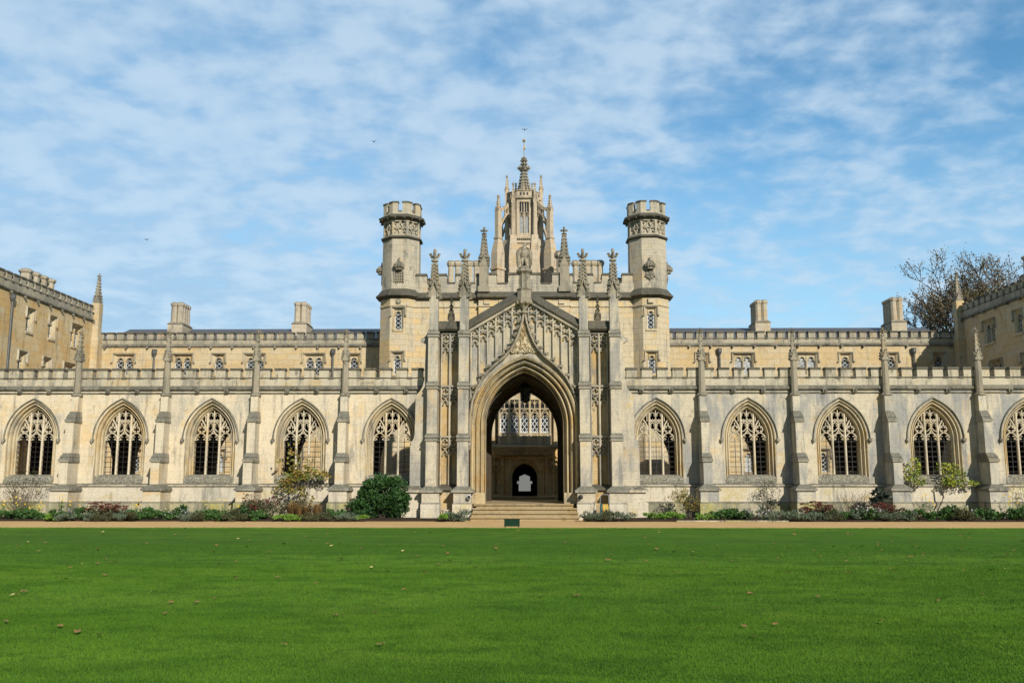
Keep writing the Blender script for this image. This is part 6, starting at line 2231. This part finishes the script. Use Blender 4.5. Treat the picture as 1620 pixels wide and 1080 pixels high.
climber('wall_shrub', 'small twiggy grey brown climber under the second window right of the gate', px(1205, 0.9), 1.0,
        [(-0.05, 1.15, 0.35, 0.32, 150), (0.5, 1.05, 0.25, 0.22, 60), (0.15, 1.45, 0.2, 0.1, 30)],
        [(0.2, 0.0, 1.15, 0.45, 0.3, 16), (0.2, 0.5, 1.0, 0.2, 0.2, 5)], 'lf_olive', rg, 0.045)
climber('dark_leaved_plant', 'short upright dark leaved plant under the second window right of the gate', px(1213, 0.3), 0.2,
        [(0.0, 0.62, 0.18, 0.2, 90)], [(0.0, 0.0, 0.5, 0.06, 0.1, 4)], 'lf_purple', rg, 0.07, cat='plant')
climber('bare_vine', 'bare branching vine stems spread on the plinth under the third window right of the gate', px(1336, 0.9), 1.0,
        [(0.35, 0.6, 0.5, 0.4, 60)], [(-0.1, 0.0, 1.3, 0.8, 0.25, 10), (0.3, 0.45, 0.9, 0.45, 0.4, 22), (0.6, 0.8, 0.8, 0.2, 0.4, 8)], 'lf_olive', rg, 0.03)
climber('castor_plant', 'tall plant with large blackish leaves near the third window right of the gate', px(1381, 0.4), 0.3,
        [(0.0, 1.0, 0.26, 0.22, 60), (-0.15, 0.75, 0.2, 0.2, 26), (0.18, 0.85, 0.15, 0.15, 20)], [(0.0, 0.0, 0.9, 0.12, 0.15, 5)], 'lf_purple', rg, 0.15, cat='plant')
climber('wisteria', 'yellow green climber hanging from the string course under the fourth window right', px(1478, 0.9), 1.05,
        [(0.55, 1.80, 0.45, 0.45, 420), (-1.05, 1.85, 0.36, 0.50, 380), (0.2, 2.15, 0.25, 0.3, 80), (0.75, 1.42, 0.6, 0.14, 170), (1.3, 1.42, 0.5, 0.1, 80), (-0.8, 1.5, 0.25, 0.12, 60), (0.9, 1.75, 0.3, 0.25, 90)],
        [(0.05, 0.5, 1.5, 0.4, 0.12, 2)], 'lf_wist', rg, 0.072, trunk=[(-0.12, 0, 0.0), (-0.18, 0, 0.3), (-0.02, 0.0, 0.6), (0.10, 0.0, 0.85), (0.05, 0.05, 1.3)], twigmat='bark')
climber('wall_shrub', 'sparse yellow leaved twigs on the plinth at the far right', px(1606, 0.9), 1.0,
        [(0.0, 1.1, 0.4, 0.35, 70), (0.1, 0.6, 0.4, 0.3, 50)], [(0.1, 0.1, 1.1, 0.5, 0.4, 9)], 'lf_wist', rg, 0.05)
climber('wall_shrub', 'dry brown twigs leaning on the plinth beside the wisteria trunk', px(1452, 0.9), 1.0,
        [(0.0, 0.5, 0.3, 0.3, 30)], [(0.1, 0.0, 0.7, 0.35, 0.35, 12)], 'lf_olive', rg, 0.03)


# ------------------------------------------------------------------ trees beyond the range
def tree(label, x, y, h, spread, seed, lean=0.0, leaves=7000):
    rg = random.Random(seed)
    t_ = thing('tree', label, 'tree', (x, y, 0), group='autumn trees behind the right range')
    wood = MB()
    tips = []

    def grow(p, d, L, r, lv):
        pts = [p]
        dd = d.copy()
        n = 4
        for k in range(n):
            dd = (dd + Vector((rg.uniform(-0.2, 0.2), rg.uniform(-0.2, 0.2), rg.uniform(-0.08, 0.16)))).normalized()
            p = p + dd * (L / n)
            pts.append(p)
        wood.tube(pts, max(r, 0.026), max(r * 0.62, 0.018), 6 if lv < 2 else 4 if lv < 4 else 3)
        if lv >= 3:
            tips.extend(pts[1:])
        if lv >= 5:
            return
        for k in range(rg.choice((2, 3, 3)) if lv < 4 else 3):
            q = rg.uniform(0.5, 1.0) if k else 1.0
            i = min(n, max(1, int(q * n)))
            a = rg.uniform(0, 6.28)
            side = Vector((math.cos(a), math.sin(a), rg.uniform(-0.1, 0.5)))
            nd = (dd * rg.uniform(0.6, 1.0) + side * rg.uniform(0.45, 0.95)).normalized()
            grow(pts[i], nd, L * rg.uniform(0.62, 0.82), r * 0.56, lv + 1)

    wood.tube([(0, 0, 0), (0.1, 0, h * 0.25), (0.0 + lean * 0.3, 0, h * 0.45)], 0.45, 0.34, 9)
    b0 = Vector((lean * 0.3, 0, h * 0.45))
    for k in range(6):
        a = k * 1.05 + rg.uniform(-0.3, 0.3)
        up = rg.uniform(0.5, 1.3)
        grow(b0 + Vector((0, 0, rg.uniform(-1.0, 0.3))), Vector((math.cos(a) * spread + lean, math.sin(a) * spread, up)).normalized(), h * 0.22, 0.2, 0)
    wood.build('trunk', 'bark', t_)
    lf = MB()
    for i in range(leaves):
        p = rg.choice(tips) + Vector((rg.gauss(0, 0.13), rg.gauss(0, 0.13), rg.gauss(0, 0.13)))
        leaf(lf, p, rg.uniform(0.06, 0.13), None, 1.3, rg)
    lf.build('crown', 'lf_tree', t_)
    return t_


tree('brown leaved autumn tree spreading wide behind the right range and its end chimney', 34.6, 32, 19.0, 0.98, 5, -0.25, 19000)
tree('second autumn tree, mostly cut off by the right edge of the photo', 43.5, 36, 19.0, 0.8, 9, 0.0, 6000)

# ------------------------------------------------------------------ small things
sg = thing('lawn_sign', 'small dark green notice board on short legs at the lawn edge before the steps', 'sign', (-0.42, -7.28, 0.0))
b = MB(Matrix.Rotation(math.radians(-14), 4, 'X'))
b.box(-0.255, 0.255, -0.012, 0.012, 0.09, 0.32)
b.box(-0.265, 0.265, -0.018, 0.016, 0.315, 0.33)
b.build('board', 'sign_green', sg)
for s in (-1, 1):
    b = MB()
    b.box(s * 0.225 - 0.014, s * 0.225 + 0.014, -0.02, 0.01, -0.04, 0.11)
    b.build('leg', 'iron', sg)

ur = thing('garden_urn', 'small pale stone urn standing between the paired buttresses left of the steps', 'urn', (-3.27, 0.12, 0.05))
b = MB()
b.stack(0, 0, [(0.0, 0.11), (0.05, 0.11), (0.07, 0.06), (0.14, 0.05), (0.19, 0.10), (0.30, 0.135), (0.33, 0.16), (0.36, 0.16), (0.355, 0.125), (0.30, 0.11)], 14)
b.build('bowl', 'plinth', ur)
b = MB()
b.box(-0.12, 0.12, -0.12, 0.12, -0.05, 0.0)
b.build('base', 'plinth', ur)

for s, lab, mt in ((-1, 'white rimmed floodlight fixed beside the left foot of the gateway arch', 'white_paint'), (1, 'black floodlight fixed beside the right foot of the gateway arch', 'dark_plastic')):
    lp = thing('floodlight', lab, 'lamp', (s * 2.27, -0.16, 0.92), group='floodlights at the gateway')
    b = MB()
    b.blob((0, 0, 0), (0.085, 0.075, 0.085), 12, 8)
    b.build('housing', 'dark_plastic', lp, smooth=True)
    b = MB()
    b.sweep(ring(0, 0, 0.075, 16), [(-0.02, -0.02), (0, -0.05), (0.02, -0.02)], True)
    b.build('rim', mt, lp)
    b = MB()
    b.tube([(0, 0.05, -0.02), (-s * 0.05, 0.13, -0.04)], 0.018, n=6)
    b.build('bracket', 'iron', lp)

hr = thing('hose_reel', 'upright wheeled hose reel cart with yellow hose beside the right buttress', 'hose reel', (3.21, -0.62, 0.06))
b = MB()
for s in (-1, 1):
    b.tube([(s * 0.19, -0.12, 0.02), (s * 0.185, 0.0, 0.5), (s * 0.165, 0.1, 0.93), (s * 0.13, 0.12, 0.97)], 0.014, n=6)
b.tube([(-0.13, 0.12, 0.97), (0.13, 0.12, 0.97)], 0.014, n=6)
b.tube([(-0.19, -0.12, 0.02), (0.19, -0.12, 0.02)], 0.014, n=6)
b.build('frame', 'alu', hr)
b = MB()
b.m = Matrix.Translation((0, 0, 0.38)) @ Matrix.Rotation(PI / 2, 4, 'Y')
b.stack(0, 0, [(-0.12, 0.17), (-0.1, 0.2), (0.1, 0.2), (0.12, 0.17)], 16)
for k in range(7):
    z = -0.1 + k * 0.033
    rr_ = 0.205
    b.tube([(rr_ * math.cos(a * PI / 9), rr_ * math.sin(a * PI / 9), z + 0.002 * a) for a in range(19)], 0.017, n=6)
b.m = Matrix.Identity(4)
b.tube([(0.05, -0.2, 0.42), (0.06, -0.22, 0.2), (0.03, -0.2, 0.08), (0.0, -0.18, 0.14)], 0.017, n=6)
b.build('hose', 'hose', hr)
for s in (-1, 1):
    b = MB()
    b.m = Matrix.Translation((s * 0.155, 0, 0.38)) @ Matrix.Rotation(PI / 2, 4, 'Y')
    b.stack(0, 0, [(-0.012, 0.235), (0.012, 0.235)], 18)
    b.build('drum_flange', 'dark_plastic' if s > 0 else 'teal', hr)
    b = MB()
    b.m = Matrix.Translation((s * 0.21, 0.1, 0.10)) @ Matrix.Rotation(PI / 2, 4, 'Y')
    b.stack(0, 0, [(-0.02, 0.09), (-0.015, 0.11), (0.015, 0.11), (0.02, 0.09)], 16)
    b.build('wheel', 'dark_plastic', hr)

# stone kerb of the right bed
b = MB()
for k in range(7):
    x = 5.9 + k * 0.62
    b.box(x, x + 0.60, -1.72 + 0.02 * (k % 3), -1.62 + 0.02 * (k % 3), -0.02, 0.055 + 0.004 * (k % 2))
tag(b.build('kerb_edging', 'base'), 'low pale stone edging between the gravel path and the bare soil of the right bed', 'kerb')

# birds far up
for (x, y, z, lab) in ((-10.3, 22, 24.6, 'small dark bird flying high in the sky left of the tower'), (0.05, 20, 24.6, 'small dark bird flying right above the tower spire'), (-29, 30, 19.9, 'small dark bird flying low in the sky at the far left')):
    b = MB()
    b.blob((0, 0, 0), (0.08, 0.20, 0.07), 8, 6)
    for s in (-1, 1):
        b.add([(0, -0.08, 0.02), (0, 0.09, 0.02), (s * 0.26, 0.05, 0.13), (s * 0.26, -0.05, 0.13), (s * 0.46, 0.08, 0.05), (0, 0.0, -0.02), (s * 0.26, 0, 0.10)],
              [(0, 1, 2, 3), (3, 2, 4), (5, 6, 2, 1), (6, 4, 2), (0, 3, 6, 5), (3, 4, 6)])
    b.prism([(0, 0.0), (0.07, 0.0), (-0.07, 0.0)], 0.18, 0.32) if False else b.add([(0, 0.15, 0), (-0.06, 0.32, 0), (0.06, 0.32, 0), (0, 0.25, 0.02)], [(0, 1, 3), (0, 3, 2), (0, 2, 1)])
    o = b.build('bird', 'feather', None, loc=(x, y, z))
    o.scale = (0.55, 0.55, 0.55)
    tag(o, lab, 'bird')

# what stands beyond the inner gate: pale gate leaf seen through the dark passage
fg = thing('far_gate', 'pale gateway seen far away through the dark inner passage', 'gate', (0.05, 47, 0))
b = MB()
b.prism([(-0.95, 0.0), (0.95, 0.0), (0.95, 2.9), (0.0, 3.4), (-0.95, 2.9)], 0, 0.15)
b.build('leaf', 'far_door', fg)
b = MB()
b.box(-1.3, -0.951, -0.02, 0.17, 1.9, 2.3)
b.box(0.951, 1.3, -0.02, 0.17, 1.9, 2.3)
b.build('bracket', 'far_door', fg)

# fallen leaves on the lawn
def leaf_mesh(seed, mat, size):
    rg = random.Random(seed)
    mb = MB()
    pts = []
    n = 10
    for k in range(n):
        a = 2 * PI * k / n
        r = size * (0.55 + 0.45 * rg.random())
        pts.append((r * math.cos(a) * 1.3, r * math.sin(a) * 0.8, 0.012 + size * rg.uniform(0.0, 0.35)))
    mb.add([(0, 0, 0.012 + size * 0.1)] + pts, [(0, 1 + k, 1 + (k + 1) % n) for k in range(n)])
    o = mb.build('fallen_leaf', mat)
    COL.objects.unlink(o)
    return o.data


LM = [leaf_mesh(k, 'dead_leaf', 0.034 + 0.007 * k) for k in range(4)]
LP = [leaf_mesh(k + 9, 'dead_leaf_pale', 0.045) for k in range(2)]
rg = random.Random(77)
for k in range(270):
    d = 8.2 + 22 * rg.random() ** 0.75
    x = (rg.random() * 2 - 1) * d * 0.56
    y = -38 + d
    pale = k % 14 == 5
    o = bpy.data.objects.new('fallen_leaf', rg.choice(LP if pale else LM))
    COL.objects.link(o)
    o.location = (x, y, 0.048)
    o.rotation_euler = (rg.uniform(-0.25, 0.25), rg.uniform(-0.25, 0.25), rg.uniform(0, 6.28))
    s_ = rg.uniform(0.65, 1.3) * (0.8 if d < 15 else 1.0)
    o.scale = (s_, s_, s_)
    if pale:
        tag(o, 'pale yellow fallen leaf lying on the mown lawn', 'leaf', 'pale fallen leaves on the lawn')
    else:
        tag(o, 'small brown fallen leaf lying on the mown lawn', 'leaf', 'brown fallen leaves on the lawn')
